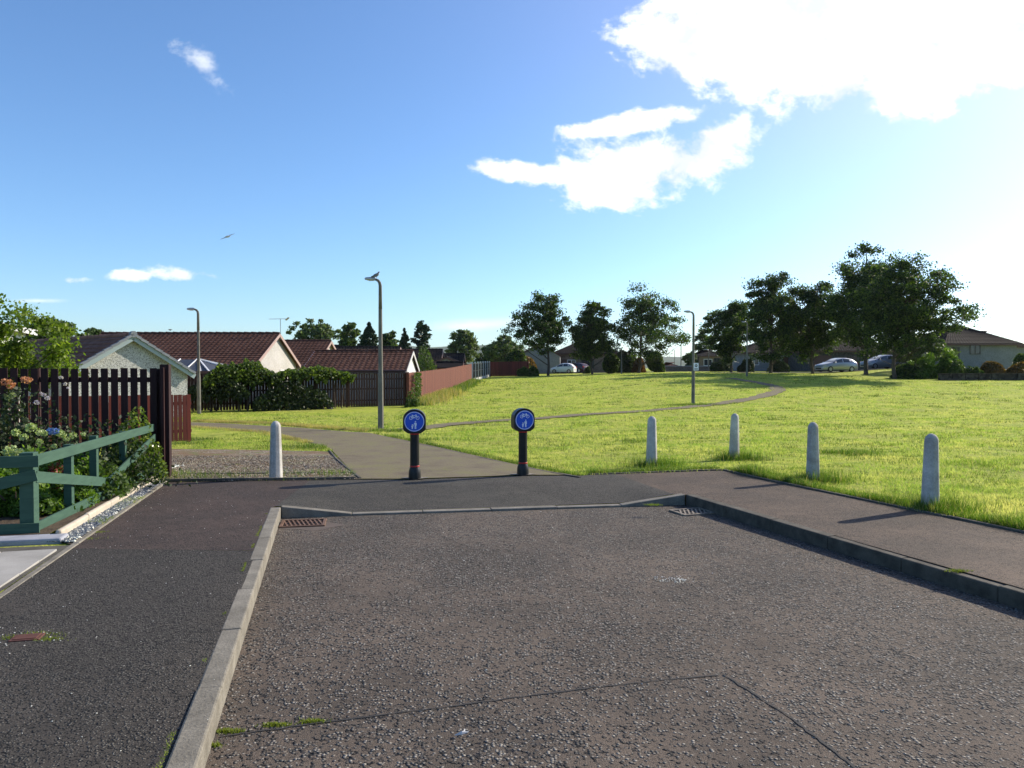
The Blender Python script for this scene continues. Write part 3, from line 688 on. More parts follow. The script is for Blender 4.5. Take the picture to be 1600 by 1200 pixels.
def sign_bollard(loc, rz, label):
    t = thing('sign_bollard', label, 'sign bollard', loc, rz, 'black shared path sign bollards')
    m = MB(); m.lathe([(.10, -.1), (.10, .0), (.098, .10), (.092, .15), (.078, .19), (.075, .20)], 24); m.build('base', M['black'], t, angle=40)
    m = MB(); m.lathe([(.074, .20), (.072, .72), (.074, .74)], 24); m.build('shaft', M['black'], t, angle=40)
    for z in (.215, .735):
        m = MB(); m.lathe([(.0765, z - .011), (.0785, z - .008), (.0785, z + .008), (.0765, z + .011)], 24); m.build('red_band', M['red'], t, angle=40)
    m = MB()
    pr = [(-.10, .745), (-.165, .79), (-.181, .82), (-.181, .97)]
    for i in range(1, 12):
        a = PI - i * PI / 12; pr.append((.181 * math.cos(a), .975 + .155 * math.sin(a)))
    pr += [(.181, .97), (.181, .82), (.165, .79), (.10, .745)]
    m.prism(pr, -.095, .095); m.build('head', M['black'], t, bevel=.012)
    cz = .935; y0 = -.0965
    for sgn in (-1,):
        disc = MB(); disc.prism([(.161 * math.cos(a), cz + .161 * math.sin(a)) for a in np.linspace(0, 2 * PI, 49)[:-1]], y0, -.09)
        f = disc.build('sign_face', M['signblue'], t)
        s = MB(); Z = y0 - .0015
        def ringp(cx, cz_, r1, r2, n=40):
            vs = []; 
            for i in range(n):
                a = 2 * PI * i / n
                for r_ in (r1, r2):
                    for yv in (Z, Z + .001): vs.append((cx + r_ * math.cos(a), yv, cz_ + r_ * math.sin(a)))
            fs = []
            for i in range(n):
                j = (i + 1) % n; fs += [(4 * i, 4 * j, 4 * j + 2, 4 * i + 2), (4 * i + 2, 4 * j + 2, 4 * j + 3, 4 * i + 3), (4 * i + 1, 4 * i, 4 * j, 4 * j + 1)]
            s.add(vs, fs)
        def seg(x0, z0, x1, z1, w):
            d = Vector((x1 - x0, z1 - z0)).normalized(); n_ = Vector((-d.y, d.x)) * w / 2
            s.prism([(x0 - n_.x, cz + z0 - n_.y), (x1 - n_.x, cz + z1 - n_.y), (x1 + n_.x, cz + z1 + n_.y), (x0 + n_.x, cz + z0 + n_.y)], Z - .0002 * len(s.v) / 100, Z + .001)
        def poly(pts): s.prism([(a, cz + b) for a, b in pts], Z, Z + .001)
        def dot(cx, cz_, r): s.prism([(cx + r * math.cos(a), cz + cz_ + r * math.sin(a)) for a in np.linspace(0, 2 * PI, 15)[:-1]], Z, Z + .001)
        ringp(0, cz, .146, .155, 64)
        ringp(-.052, cz + .060, .022, .029); ringp(.052, cz + .060, .022, .029)
        w = .0085
        seg(-.052, .060, -.028, .095, w); seg(-.028, .095, .030, .095, w); seg(.052, .060, .028, .105, w); seg(-.028, .093, -.004, .058, w); seg(-.004, .058, .033, .094, w)
        seg(-.052, .060, -.004, .058, w); seg(-.032, .102, -.028, .093, w); seg(-.042, .104, -.022, .104, w); seg(.018, .112, .032, .108, w)
        # adult with child
        dot(.018, -.002, .0105); poly([(.004, -.018), (.033, -.018), (.037, -.028), (.037, -.062), (.030, -.062), (.030, -.034), (.029, -.034), (.030, -.118), (.020, -.118), (.018, -.070), (.016, -.118), (.006, -.118), (.007, -.034), (-.014, -.068), (-.019, -.064), (-.001, -.024)])
        dot(-.030, -.048, .0085); poly([(-.040, -.060), (-.021, -.060), (-.012, -.072), (-.016, -.077), (-.022, -.072), (-.020, -.092), (-.024, -.118), (-.030, -.118), (-.031, -.098), (-.033, -.118), (-.040, -.118), (-.042, -.092), (-.041, -.074), (-.046, -.084), (-.050, -.080)])
        s.build('symbol', M['white'], f)
    return t
s1 = P(648, 749); s2 = P(817, 743)
sign_bollard(s1, .09, 'black bollard with round blue cycle sign, left one of the two at the path mouth')
sign_bollard(s2, .30, 'black bollard with round blue cycle sign, the right one, turned so its side shows')
# concrete pads round their feet
for p in (s1, s2):
    q = [(p[0] + .21 * (1 + .15 * math.sin(3 * a)) * math.cos(a), p[1] + .03 + .12 * math.sin(a)) for a in np.linspace(0, 2 * PI, 17)[:-1]]
    st(sheet('concrete_footing', q, off(.024), 1, M['kerb']))

# ------------------------------------------------------------------ drain grates and covers
def grate(loc, rz, sx, sy, mats, label, nb=9, diag=.22):
    t = thing('drain_grate', label, 'drain grate', loc, rz)
    m = MB(); w = .035
    m.box((0, sy / 2 - w / 2, 0), (sx, w, .02)); m.box((0, -sy / 2 + w / 2, 0), (sx, w, .02)); m.box((sx / 2 - w / 2, 0, 0), (w, sy - 2 * w, .02)); m.box((-sx / 2 + w / 2, 0, 0), (w, sy - 2 * w, .02))
    m.build('frame', mats, t, bevel=.003)
    m = MB(); ix = sx - 2 * w
    for i in range(nb):
        x = -ix / 2 + ix * (i + .5) / nb; m.box((x, 0, -.001), (.020, (sy - 2 * w) * 1.02, .016), diag)
    for yv in (-.07, .07): m.box((0, yv, -.003), (ix, .016, .012))
    m.build('bars', mats, t)
    m = MB(); m.box((0, 0, -.006), (sx - .02, sy - .02, .004)); m.build('shade_plate', M['dark'], t)  # flat black plate: colour stands in for the shade below the bars
    return t
p = P(474, 819, RZ_); grate((p[0], p[1], p[2] + .012), .19, .52, .40, M['iron'], 'rusty brown drain grate in the road corner by the left kerb')
p = P(1082, 801, RZ_); grate((p[0], p[1], p[2] + .012), .35, .48, .38, M['iron_grey'], 'grey brown drain grate against the shaded right kerb', 7, -.5)
p = P(42, 998); t = thing('stopcock_cover', 'small red rusty iron cover ringed with moss in the left pavement', 'cover', (p[0], p[1], p[2] + .006), .25)
m = MB(); m.box((0, 0, 0), (.165, .115, .012)); m.build('frame', M['iron_red'], t, bevel=.003)
m = MB(); m.box((0, 0, .004), (.13, .085, .012)); m.build('lid', M['iron_red'], t, bevel=.003)
M['rust_stain'] = surf('brown silt stain', (.085, .066, .055), (.125, .098, .082), 9, .95, 80, .3, .003)
p = P(480, 822, RZ_); st(sheet('silt_stain', [(p[0] + .33 * math.cos(a) * (1 + .2 * math.sin(4 * a)) + .05, p[1] + .25 * math.sin(a) * (1 + .15 * math.cos(5 * a))) for a in np.linspace(0, 2 * PI, 25)[:-1] if True], off(RZ_ + .003), 1, M['rust_stain']))

# ------------------------------------------------------------------ lamp posts
def lamp_post(loc, H, label, thick=1.0, rz=0):
    t = thing('street_lamp', label, 'street lamp', loc, rz, 'swan necked concrete street lamps')
    m = MB(); m.tube([(0, 0, -.2), (0, 0, H * .36), (0, 0, H * .37), (0, 0, H * .62), (0, 0, H * .80)], [.10 * thick, .088 * thick, .078 * thick, .068 * thick, .062 * thick], 8); m.build('column', M['lamp_conc'], t)
    m = MB(); m.tube([(0, 0, H * .80), (0, 0, H * .955), (-.02, 0, H * .975), (-.07, 0, H * .99), (-.16, 0, H * .998)], [.062, .055, .052, .048, .042], 10); m.build('swan_neck', M['lamp_conc'], t, smooth=True)
    m = MB(); m.tube([(-.14, 0, H), (-.2, 0, H + .005), (-.34, 0, H + .012), (-.48, 0, H + .012), (-.52, 0, H + .008)], [.04, .06, .06, .045, .02], 10, flat=.55); h = m.build('lamp_head', M['lamp_metal'], t, smooth=True)
    m = MB(); m.tube([(-.2, 0, H - .025), (-.34, 0, H - .03), (-.46, 0, H - .015)], [.035, .04, .02], 8, flat=.5); m.build('lens', M['lamp_clear'], h, smooth=True)
    return t
def lp(px, pyt, pyb, d, label, thick=1.0):
    u, _ = ray(px, pyb); x = u * d; zt = At(px, pyt, d).z; z = T(x, d); return lamp_post((x, d, z), zt - z, label, thick)
l1 = lp(595, 436, 672, 24.7, 'tall concrete street lamp beside the path, with a bird perched on its head')
lp(311, 483, 650, 34.2, 'concrete street lamp in front of the dark fence at far left')
l3 = lp(1083, 487, 632, 40.0, 'street lamp in the lawn carrying a small white sign')
lp(1167, 503, 588, 68.0, 'street lamp half hidden among the big trees on the right')
def thinpole(px, pyt, pyb, d, label, H=None):
    u, _ = ray(px, pyb); x = u * d; z = T(x, d); zt = At(px, pyt, d).z
    t = thing('street_lamp', label, 'street lamp', (x, d, z), 0, 'distant slim street lamps'); m = MB(); m.tube([(0, 0, -.2), (0, 0, zt - z)], [.10, .06], 8); m.build('column', M['lamp_conc'], t)
    m = MB(); m.tube([(0, 0, zt - z), (-.25, 0, zt - z + .08), (-.8, 0, zt - z + .05)], [.06, .07, .05], 8, flat=.6); m.build('lamp_head', M['lamp_metal'], t, smooth=True)
thinpole(971, 545, 581, 96, 'slim pole lamp standing between the middle trees, mostly hidden by leaves')
thinpole(1064, 527, 574, 150, 'far slim street lamp just left of the lamp with the white sign')
thinpole(1054, 547, 573, 210, 'very distant small street lamp over the far rooftop')
thinpole(1107, 547, 580, 105, 'short pale post lamp in front of the beige house behind the trees')
# sign on lamp 3
t = thing('notice_sign', 'small white square notice with a dark symbol fixed to the lamp in the lawn', 'sign', (l3.location.x, l3.location.y - .10, l3.location.z + 2.0), .15)
m = MB(); m.box((.13, 0, .0), (.28, .012, .40)); m.build('plate', M['white'], t, bevel=.004)
m = MB(); m.prism([(.13 + .075 * math.cos(a), .06 + .075 * math.sin(a)) for a in np.linspace(0, 2 * PI, 25)[:-1]], -.0095, -.006); m.build('symbol', M['black'], t)
m = MB(); m.prism([(.09, .03), (.10, .03), (.105, .055), (.15, .055), (.155, .03), (.165, .03), (.165, .075), (.18, .095), (.165, .10), (.155, .08), (.10, .08), (.085, .10)], -.0115, -.0097); m.build('symbol_detail', M['white'], t)
m = MB(); m.box((.13, -.008, -.12), (.2, .004, .05)); m.build('symbol', M['black'], t)

# birds
def bird(loc, rz, label, name='pigeon'):
    m = MB(); pts = [(-.17, 0, .02), (-.10, 0, .045), (-.05, 0, .065), (0, 0, .085), (.045, 0, .115), (.065, 0, .155), (.078, 0, .185), (.098, 0, .19), (.125, 0, .183)]
    m.tube(pts, [.018, .03, .05, .058, .05, .027, .026, .020, .003], 10); m.tube([(0, .02, .05), (.005, .02, -.01)], .006, 6); m.tube([(0, -.02, .05), (.005, -.02, -.01)], .006, 6)
    o = m.build(name, M['bird_grey'], smooth=True); o.location = loc; o.rotation_euler = (0, 0, rz); o.scale = (1.0,) * 3; tag(o, label, 'bird'); return o
bh = l1.location; bird((bh.x - .13, bh.y, At(595, 436, 24.7).z + .045), 2.2 if False else .3, 'grey bird perched on the head of the tallest street lamp')
m = MB(); c = At(355, 370, 42); m.tube([c + Vector((-.16, 0, -.04)), c + Vector((-.05, 0, 0)), c + Vector((.08, 0, .02)), c + Vector((.18, 0, .03))], [.01, .06, .055, .01], 8)
for s in (-1, 1):
    a = c + Vector((.03, 0, .02)); m.slab(a + Vector((.07, 0, 0)), a + Vector((-.07, 0, 0)), a + Vector((-.07 + s * .2, s * .1, .12 * s + .0)), a + Vector((.03 + s * .2, s * .1, .12 * s)), .012)
    b = a + Vector((s * .2, s * .1, .12 * s)); m.slab(b + Vector((.03, 0, 0)), b + Vector((-.07, 0, 0)), b + Vector((s * .17, s * .05, .07 * s)), b + Vector((s * .18, s * .05, .075 * s)), .01)
tag(m.build('gull', M['bird_white']), 'pale gull gliding high in the blue sky over the roofs', 'bird')
m = MB(); c = At(266, 515.5, 60); m.tube([c + Vector((-.12, 0, 0)), c, c + Vector((.12, 0, .03))], [.02, .07, .02], 8); m.slab(c + Vector((.05, -.3, .03)), c + Vector((-.05, -.3, .03)), c + Vector((-.05, .3, .03)), c + Vector((.05, .3, .03)), .02)
tag(m.build('small_bird', M['bird_grey']), 'tiny dark bird flying just above the left roof ridge', 'bird')

# ------------------------------------------------------------------ fences
def board_fence(name, label, a, b, h, board, gap, mat, off_=0.0, rails=(.25, .85), post_every=1.83, face=-1, cat='fence', jag=.01, split=True, postmat=None, tilt=0):
    a = Vector(a); b = Vector(b); d = b - a; Ln = d.length; dn = d.normalized(); nrm = Vector((-dn.y, dn.x)) * -1 * face
    ang = math.atan2(dn.y, dn.x); zA = T(*a)
    t = thing(name, label, cat, (a.x, a.y, zA))
    def loc(s, o, z): p = a + dn * s + nrm * o; return (p.x, p.y, T(p.x, p.y) + z)
    m = MB(); n = int(Ln / (board + gap))
    for i in range(n):
        s = (i + .5) * (board + gap); hh = h + random.uniform(-jag, jag); c = loc(s, 0, .04 + hh / 2); m.box(c, (board, .02, hh), ang, random.uniform(-.004, .004))
    m.build('boards', mat, t, world=True)
    pi = 0
    for r_ in rails:
        m = MB(); k = max(1, int(Ln / 3))
        for i in range(k): m.beam(loc(Ln * i / k, -.045, h * r_), loc(Ln * (i + 1) / k, -.045, h * r_), .045, .08)
        m.build('rail', mat, t, world=True)
    npst = max(2, round(Ln / post_every) + 1)
    for i in range(npst):
        m = MB(); c = loc(min(max(Ln * i / (npst - 1), .06), Ln - .06), -.11, (h + .02) / 2); m.box(c, (.09, .09, h + .06), ang); m.build('fence_post', postmat or mat, t, world=True)
    return t
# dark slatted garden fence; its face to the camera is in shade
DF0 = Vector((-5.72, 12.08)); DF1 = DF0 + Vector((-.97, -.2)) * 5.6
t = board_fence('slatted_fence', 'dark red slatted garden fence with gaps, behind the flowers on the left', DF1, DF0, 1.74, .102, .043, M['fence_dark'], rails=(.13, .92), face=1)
m = MB(); m.box((DF0.x + .07, DF0.y + .02, T(*DF0) + .92), (.14, .15, 1.86), .2); m.box((DF0.x + .075, DF0.y - .09, T(*DF0) + .90), (.05, .05, 1.8), .2); m.build('fence_post', M['fence_dark'], t, world=True, bevel=.006)
# low red panel fence in sun
r0 = P(300, 691); board_fence('board_fence', 'low bright red board fence panel in sunlight behind the dark slatted fence', (r0[0] - .77 * 4.4, r0[1] - .64 * 4.4), (r0[0], r0[1]), 1.2, .095, .012, M['fence_red'], face=1)
# old slatted fence in shade
F1, F2 = Vector((-19.2, 33.8)), Vector((-5.97, 42))
t = board_fence('slatted_fence', 'long old brown slatted fence in shade, half grown over by creepers', F1, F2, 1.8, .118, .028, M['fence_old'], face=1, rails=(.2, .55, .85), jag=.03)
m = MB(); m.box((F2.x + .05, F2.y, T(*F2) + .93), (.14, .14, 1.95), .5); m.build('fence_post', M['fence_brown'], t, world=True)
board_fence('board_fence', 'long sunlit reddish board fence running away along the lawn', (-5.85, 42.1), (-4.12, 76), 1.82, .14, .006, M['fence_brown'], face=1, jag=.012)
# wire panels with concrete posts
t = thing('panel_fence', 'fence of grey concrete posts and dark panels at the end of the red fence', 'fence', (-4.1, 76.5, T(-4.1, 76.5)))
W0, W1 = Vector((-4.1, 76.5)), Vector((-2.95, 97))
for i in range(8):
    p = W0.lerp(W1, i / 7); m = MB(); m.box((p.x, p.y, T(p.x, p.y) + 1.0), (.16, .16, 2.1), .05); m.build('concrete_post', M['fascia_pale'], t, world=True)
for i in range(7):
    p = W0.lerp(W1, i / 7); q = W0.lerp(W1, (i + 1) / 7)
    m = MB(); m.beam((p.x, p.y + .1, T(p.x, p.y) + .12), (q.x, q.y - .1, T(q.x, q.y) + .12), .06, .32); m.build('gravel_board', M['fascia_pale'], t, world=True)
    m = MB()
    for k in range(18):
        r_ = p.lerp(q, (k + .5) / 18); m.box((r_.x, r_.y, T(r_.x, r_.y) + 1.1), (.03, .03, 1.6))
    for z in (.35, 1.1, 1.85): m.beam((p.x, p.y, T(p.x, p.y) + z), (q.x, q.y, T(q.x, q.y) + z), .03, .06)
    m.build('panel', M['frame_dark'], t, world=True)
board_fence('board_fence', 'distant dark red fence facing the lawn beyond the grey concrete posts', (-2.9, 98), (2.2, 97), 1.9, .15, .005, M['fence_red'], face=1)

# green garden fence
GC = Vector((-4.83, 7.47)); GE = Vector((-5.80, 11.95)); gd = (GE - GC); gl = gd.length; gdn = gd.normalized(); gn = Vector((gdn.y, -gdn.x))
t = thing('garden_fence', 'low green painted post and rail fence round the flower bed', 'fence', (GC.x, GC.y, T(*GC)))
def gp(s, o, z): p = GC + gdn * s + gn * o; return Vector((p.x, p.y, T(p.x, p.y) + z))
ga = math.atan2(gdn.y, gdn.x)
m = MB(); m.box(gp(0, -.04, .42), (.13, .13, .86), ga); m.build('fence_post', M['green'], t, world=True, bevel=.004)
for s_, h in ((1.12, .86), (1.98, .90), (3.2, .88), (gl - .05, .90)):
    m = MB(); m.box(gp(s_, -.055, h / 2 - .02), (.085, .085, h), ga); m.build('fence_post', M['green'], t, world=True, bevel=.004)
def rail(s0, z0, s1, z1, w=.115, o=.02):
    m = MB(); m.beam(gp(s0, o, z0), gp(s1, o, z1), .024, w); m.build('rail', M['green'], t, world=True, bevel=.002)
rail(0, .765, gl, .83); rail(-.02, .08, gl, .14); rail(0, .60, 2.2, .26); rail(2.2, .26, gl - .02, .68, .105, .046)
sd = Vector((-.97, -.24)).normalized()
def gq(s, o, z): p = GC + sd * s + Vector((sd.y, -sd.x)) * -o; return Vector((p.x, p.y, T(p.x, p.y) + z))
def rail2(s0, z0, s1, z1):
    m = MB(); m.beam(gq(s0, .09, z0), gq(s1, .09, z1), .024, .115); m.build('rail', M['green'], t, world=True, bevel=.002)
rail2(-.08, .765, 2.6, .765); rail2(-.06, .63, 1.3, .30); rail2(1.3, .28, 2.6, .6); rail2(-.08, .09, 2.6, .09)
m = MB(); m.box(gq(1.3, 0, .42), (.085, .085, .86), ga + PI / 2); m.build('fence_post', M['green'], t, world=True, bevel=.004)

# ------------------------------------------------------------------ houses
def tiled(m, e0, e1, r1, r0, pitch_x=.3, course=.34, amp=.022, step=.028):
    """real pantile relief on the slope e0-e1 (eave) r0-r1 (ridge)"""
    e0, e1, r1, r0 = map(Vector, (e0, e1, r1, r0)); W = max((e1 - e0).length, (r1 - r0).length); H_ = ((r0 + r1) / 2 - (e0 + e1) / 2).length
    nc = max(1, round(H_ / course)); nt_ = max(2, int(W / pitch_x)); k = 4
    nrm = (e1 - e0).cross(r0 - e0).normalized()
    if nrm.z < 0: nrm = -nrm
    cols = nt_ * k + 1; vs = []; fs = []
    for c in range(nc):
        for (f, hgt) in ((0, step), (1, 0)):
            v = (c + f) / nc
            for i in range(cols):
                u = i / (cols - 1); p = e0.lerp(e1, u).lerp(r0.lerp(r1, u), v); ph = (i % k) / k
                vs.append(p + nrm * (hgt + amp * (.5 + .5 * math.cos(2 * PI * ph))))
    rows = nc * 2
    for r_ in range(rows - 1):
        for i in range(cols - 1): fs.append((r_ * cols + i, r_ * cols + i + 1, (r_ + 1) * cols + i + 1, (r_ + 1) * cols + i))
    m.add(vs, fs)
def gable_house(name, label, apex, dirv, length, hw, zr, ze, zg, wall, tilem, barge, ov=.25, tiles=True, ridge_cap=True, gutter=True, verge=None, cat='house', hipfar=False, wins=()):
    """apex: xy of the visible gable end of the ridge; dirv: horizontal direction from that end into the house"""
    a = Vector((apex[0], apex[1], 0)); d = Vector((dirv[0], dirv[1], 0)).normalized(); s = Vector((-d.y, d.x, 0))
    t = thing(name, label, cat, (a.x + d.x * length / 2, a.y + d.y * length / 2, zg))
    up = Vector((0, 0, 1)); slope = (zr - ze) / hw; w = hw - ov
    def pt(al, si, z): return a + d * al + s * si + up * z
    m = MB(); zt = ze + slope * ov - .03; zp = zr - .06
    for al in (ov, length - ov): pass
    A = [pt(ov, -w, zg - .6), pt(ov, w, zg - .6), pt(ov, w, zt - .02), pt(ov, 0, zp), pt(ov, -w, zt - .02)]
    B = [pt(length - ov, -w, zg - .6), pt(length - ov, w, zg - .6), pt(length - ov, w, zt - .02), pt(length - ov, 0, zp), pt(length - ov, -w, zt - .02)]
    m.add(A + B, [(0, 1, 2, 3, 4), (9, 8, 7, 6, 5), (0, 5, 6, 1), (1, 6, 7, 2), (4, 9, 5, 0)])
    m.build('wall', wall, t, world=True)
    m = MB()
    for sg in (-1, 1):
        e0 = pt(0, sg * hw, ze); e1 = pt(length, sg * hw, ze); r1 = pt(length, 0, zr); r0 = pt(0, 0, zr)
        if tiles: tiled(m, e0, e1, r1, r0)
        m.slab(*( (e0, e1, r1, r0) if sg < 0 else (e1, e0, r0, r1)), .05) if False else m.slab(*([p - up * .012 for p in (e0, e1, r1, r0)] if sg < 0 else [p - up * .012 for p in (e1, e0, r0, r1)]), .06)
    rf = m.build('roof', tilem, t, world=True)
    if ridge_cap:
        m = MB(); n = max(2, int(length / .45))
        for i in range(n): m.tube([pt(length * i / n, 0, zr - .01), pt(length * (i + .97) / n, 0, zr + .01)], [.10, .115], 8)
        m.build('ridge_tiles', tilem if not verge else tilem, t, world=True)
    for al, sn in ((-.02, 1), (length + .02, -1)):
        for sg in (-1, 1):
            m = MB(); m.beam(pt(al, sg * hw, ze - .10), pt(al, 0, zr - .10), .03, .2, up); m.build('bargeboard', barge, t, world=True)
            if verge:
                m = MB(); n = 9
                for i in range(n):
                    p = pt(al, sg * hw, ze).lerp(pt(al, 0, zr), i / n); q = pt(al, sg * hw, ze).lerp(pt(al, 0, zr), (i + 1.02) / n)
                    m.beam(p + up * .055, q + up * .025, .16, .10, up)
                m.build('verge_tiles', verge, t, world=True)
    if verge:
        m = MB(); m.tube([pt(-.1, 0, zr + .04), pt(.12, 0, zr + .04)], .13, 12); m.build('ridge_cap', verge, t, world=True)
    if gutter:
        for sg in (-1, 1):
            m = MB(); m.tube([pt(0, sg * (hw + .04), ze - .03), pt(length, sg * (hw + .04), ze - .03)], .055, 8); m.box(pt(length / 2, sg * (hw - .02), ze - .10), (length - .1, .03, .16), math.atan2(d.y, d.x)); m.build('gutter', M['fascia'], t, world=True)
    def window(side, al, z0, ww, hh, fr=M['frame_white'], name='window', pane=M['glass'], nm=1):
        # side: 0 gable wall, -1/+1 long walls
        if side == 0: c = pt(ov, al, z0); ax = s; nn = -d
        else: c = pt(al, side * w, z0); ax = d; nn = s * side
        m = MB(); y = nn * .03
        def bar(u0, v0, u1, v1, th=.06): m.beam(c + ax * u0 + up * v0 + y, c + ax * u1 + up * v1 + y, .05, th, up if abs(v0 - v1) < 1e-6 else ax)
        bar(-ww / 2, 0, ww / 2, 0); bar(-ww / 2, hh, ww / 2, hh); bar(-ww / 2 + .03, .03, -ww / 2 + .03, hh - .03); bar(ww / 2 - .03, .03, ww / 2 - .03, hh - .03)
        for i in range(nm): bar(-ww / 2 + ww * (i + 1) / (nm + 1), .03, -ww / 2 + ww * (i + 1) / (nm + 1), hh - .03, .05)
        f = m.build(name, fr, t, world=True)
        m = MB(); g0 = nn * .012; m.slab(c - ax * (ww / 2 - .02) + g0 + up * .02, c + ax * (ww / 2 - .02) + g0 + up * .02, c + ax * (ww / 2 - .02) + g0 + up * (hh - .02), c - ax * (ww / 2 - .02) + g0 + up * (hh - .02), .01)
        g = m.build('pane', pane, f); 
        m = MB(); m.beam(c - ax * (ww / 2 + .06) + nn * .05 - up * .06, c + ax * (ww / 2 + .06) + nn * .05 - up * .06, .12, .05, up); m.build('sill', M['slab'], f)
    for wv in wins: window(*wv)
    return t
zg = -.55
a_ = R(50)
ap = At(208, 524, 30); gable_house('garage', 'small roughcast garage with grey stepped verge tiles behind the slatted fence', (ap.x, ap.y), (-math.sin(a_), math.cos(a_)), 13, 2.55, 2.87, 1.28, zg, M['harl_grey'], M['tile_lit'], M['barge_grey'], ov=.22, verge=M['tile_grey'], gutter=False, cat='garage')
t = gable_house('bungalow', 'bungalow with long brown tiled roof and sunlit cream gable behind the creepers', (-15.0, 48), (-1, 0), 11.5, 4.65, 3.78, 1.75, zg, M['harl_cream'], M['tile'], M['barge_brown'], wins=((-1, 4, .3, 2, 1.2), (0, -1.2, .4, .9, 1)))
gable_house('bungalow', 'bungalow with brown roof rising between the big cream gable and the lower long roof', (-.243 * 60, 60), (-1, 0), 10, 4.6, 3.75, 1.75, zg, M['harl_cream'], M['tile'], M['barge_brown'], wins=((0, .0, 2.5, .3, .4),))
gable_house('garage', 'low garage with brown tiled roof just behind the fence corner', (-6.25, 47), (-1, 0), 6.2, 3.0, 2.62, 1.42, zg, M['harl_white'], M['tile'], M['fascia_pale'], ov=.15, cat='garage')
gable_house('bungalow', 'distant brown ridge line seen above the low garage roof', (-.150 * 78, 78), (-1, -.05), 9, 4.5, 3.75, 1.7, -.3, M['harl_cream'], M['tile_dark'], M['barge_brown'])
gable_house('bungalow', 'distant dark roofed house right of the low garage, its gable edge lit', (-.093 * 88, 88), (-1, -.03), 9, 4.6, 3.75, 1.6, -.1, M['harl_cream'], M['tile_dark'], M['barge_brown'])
gable_house('bungalow', 'far house whose small pale grey gable faces the lawn, left of the round tree', (At(697, 557, 84).x, 84), (.0, 1), 6, 2.3, 2.82, 1.9, 0, M['harl_blue'], M['tile_dark'], M['fascia'], gutter=False)
gable_house('bungalow', 'far house with dark roof ending beside the round tree', (At(726, 553, 92).x, 92), (-1, .0), 6.5, 3.0, 3.3, 2.0, 0, M['harl_blue'], M['tile_dark'], M['fascia'])
gable_house('shed', 'low shed with dull roof just over the red fence', (At(724, 568, 74).x, 74), (-1, 0), 2.7, 1.3, 2.15, 1.6, 0, M['brick_red'], M['tile_dark'], M['fascia'], gutter=False, cat='shed', tiles=False)
gable_house('bungalow', 'distant house with a grey hipped roof peeking over the brown roofs', (At(545, 541, 100).x, 100), (-1, .0), 8, 4, 4.6, 2.8, 0, M['harl_blue'], M['tile_dark'], M['fascia'], tiles=False)
gable_house('house', 'white walled house at the far left behind the leafy branches', (-17.65, 24.4), (-1, 0), 7, 3.2, 3.25, 2.95, -.4, M['harl_white'], M['tile_dark'], M['fascia_pale'], tiles=False, wins=())
# conservatory in front of the big bungalow
t = thing('conservatory', 'conservatory with grey hipped panel roof and white glazing bars by the street lamp', 'conservatory', (At(325, 560, 41).x, 41, zg))
cx = At(322, 560, 41).x; r0 = Vector((cx - 2.2, 41.2, 2.02)); r1 = Vector((cx - .5, 41.2, 2.02)); ez = 1.33
cor = [Vector((cx - 4, 39.2, ez)), Vector((cx + .9, 39.2, ez)), Vector((cx + 1.75, 41.2, ez)), Vector((cx + 1.75, 43.2, ez)), Vector((cx - 4, 43.2, ez))]
m = MB(); m.slab(cor[0], cor[1], r1, Vector((cx - 4, 41.2, 2.02)), .04); m.add([cor[1], cor[2], r1], [(0, 1, 2)]); m.add([cor[2], cor[3], r1], [(0, 1, 2)]); m.build('roof', M['cons_glass'], t, world=True)
m = MB()
for c_ in cor[1:4]: m.beam(c_ + Vector((0, 0, .04)), r1 + Vector((0, 0, .04)), .07, .06)
for k in range(5):
    q = cor[0].lerp(cor[1], .15 + k * .19); m.beam(q + Vector((0, 0, .04)), Vector((min(q.x - .1, r1.x), 41.2, 2.06)), .05, .05)
m.build('glazing_bar', M['frame_white'], t, world=True)
m = MB(); m.beam(cor[0], cor[1], .12, .14); m.beam(cor[1], cor[2], .12, .14); m.beam(cor[2], cor[3], .12, .14); m.build('gutter', M['fascia'], t, world=True)
m = MB(); m.slab(cor[0] + Vector((0, .1, 0)), cor[1] + Vector((-.05, .1, 0)), cor[1] + Vector((-.05, .1, -1.9)), cor[0] + Vector((0, .1, -1.9)), .05); m.slab(cor[1] + Vector((-.05, .1, 0)), cor[2] + Vector((-.1, 0, 0)), cor[2] + Vector((-.1, 0, -1.9)), cor[1] + Vector((-.05, .1, -1.9)), .05); m.build('window', M['glass'], t, world=True)
# aerial
p = At(445, 545, 48.2); t = thing('tv_aerial', 'television aerial on a thin mast above the cream gable', 'aerial', (p.x - .3, 48.3, 3.6)); zt = At(440, 498, 48).z - 3.6
m = MB(); m.tube([(0, 0, -.2), (0, 0, zt)], .02, 6); m.build('mast', M['lamp_metal'], t)
m = MB(); m.tube([(-.75, 0, zt + .0), (.55, 0, zt + .02)], .015, 6)
for i in range(12): m.tube([(-.7 + i * .09, -.12, zt), (-.7 + i * .09, .12, zt)], .007, 5)
m.slab((.35, -.2, zt - .09), (.35, .2, zt - .09), (.55, .2, zt + .10), (.55, -.2, zt + .10), .01); m.build('antenna', M['lamp_metal'], t)

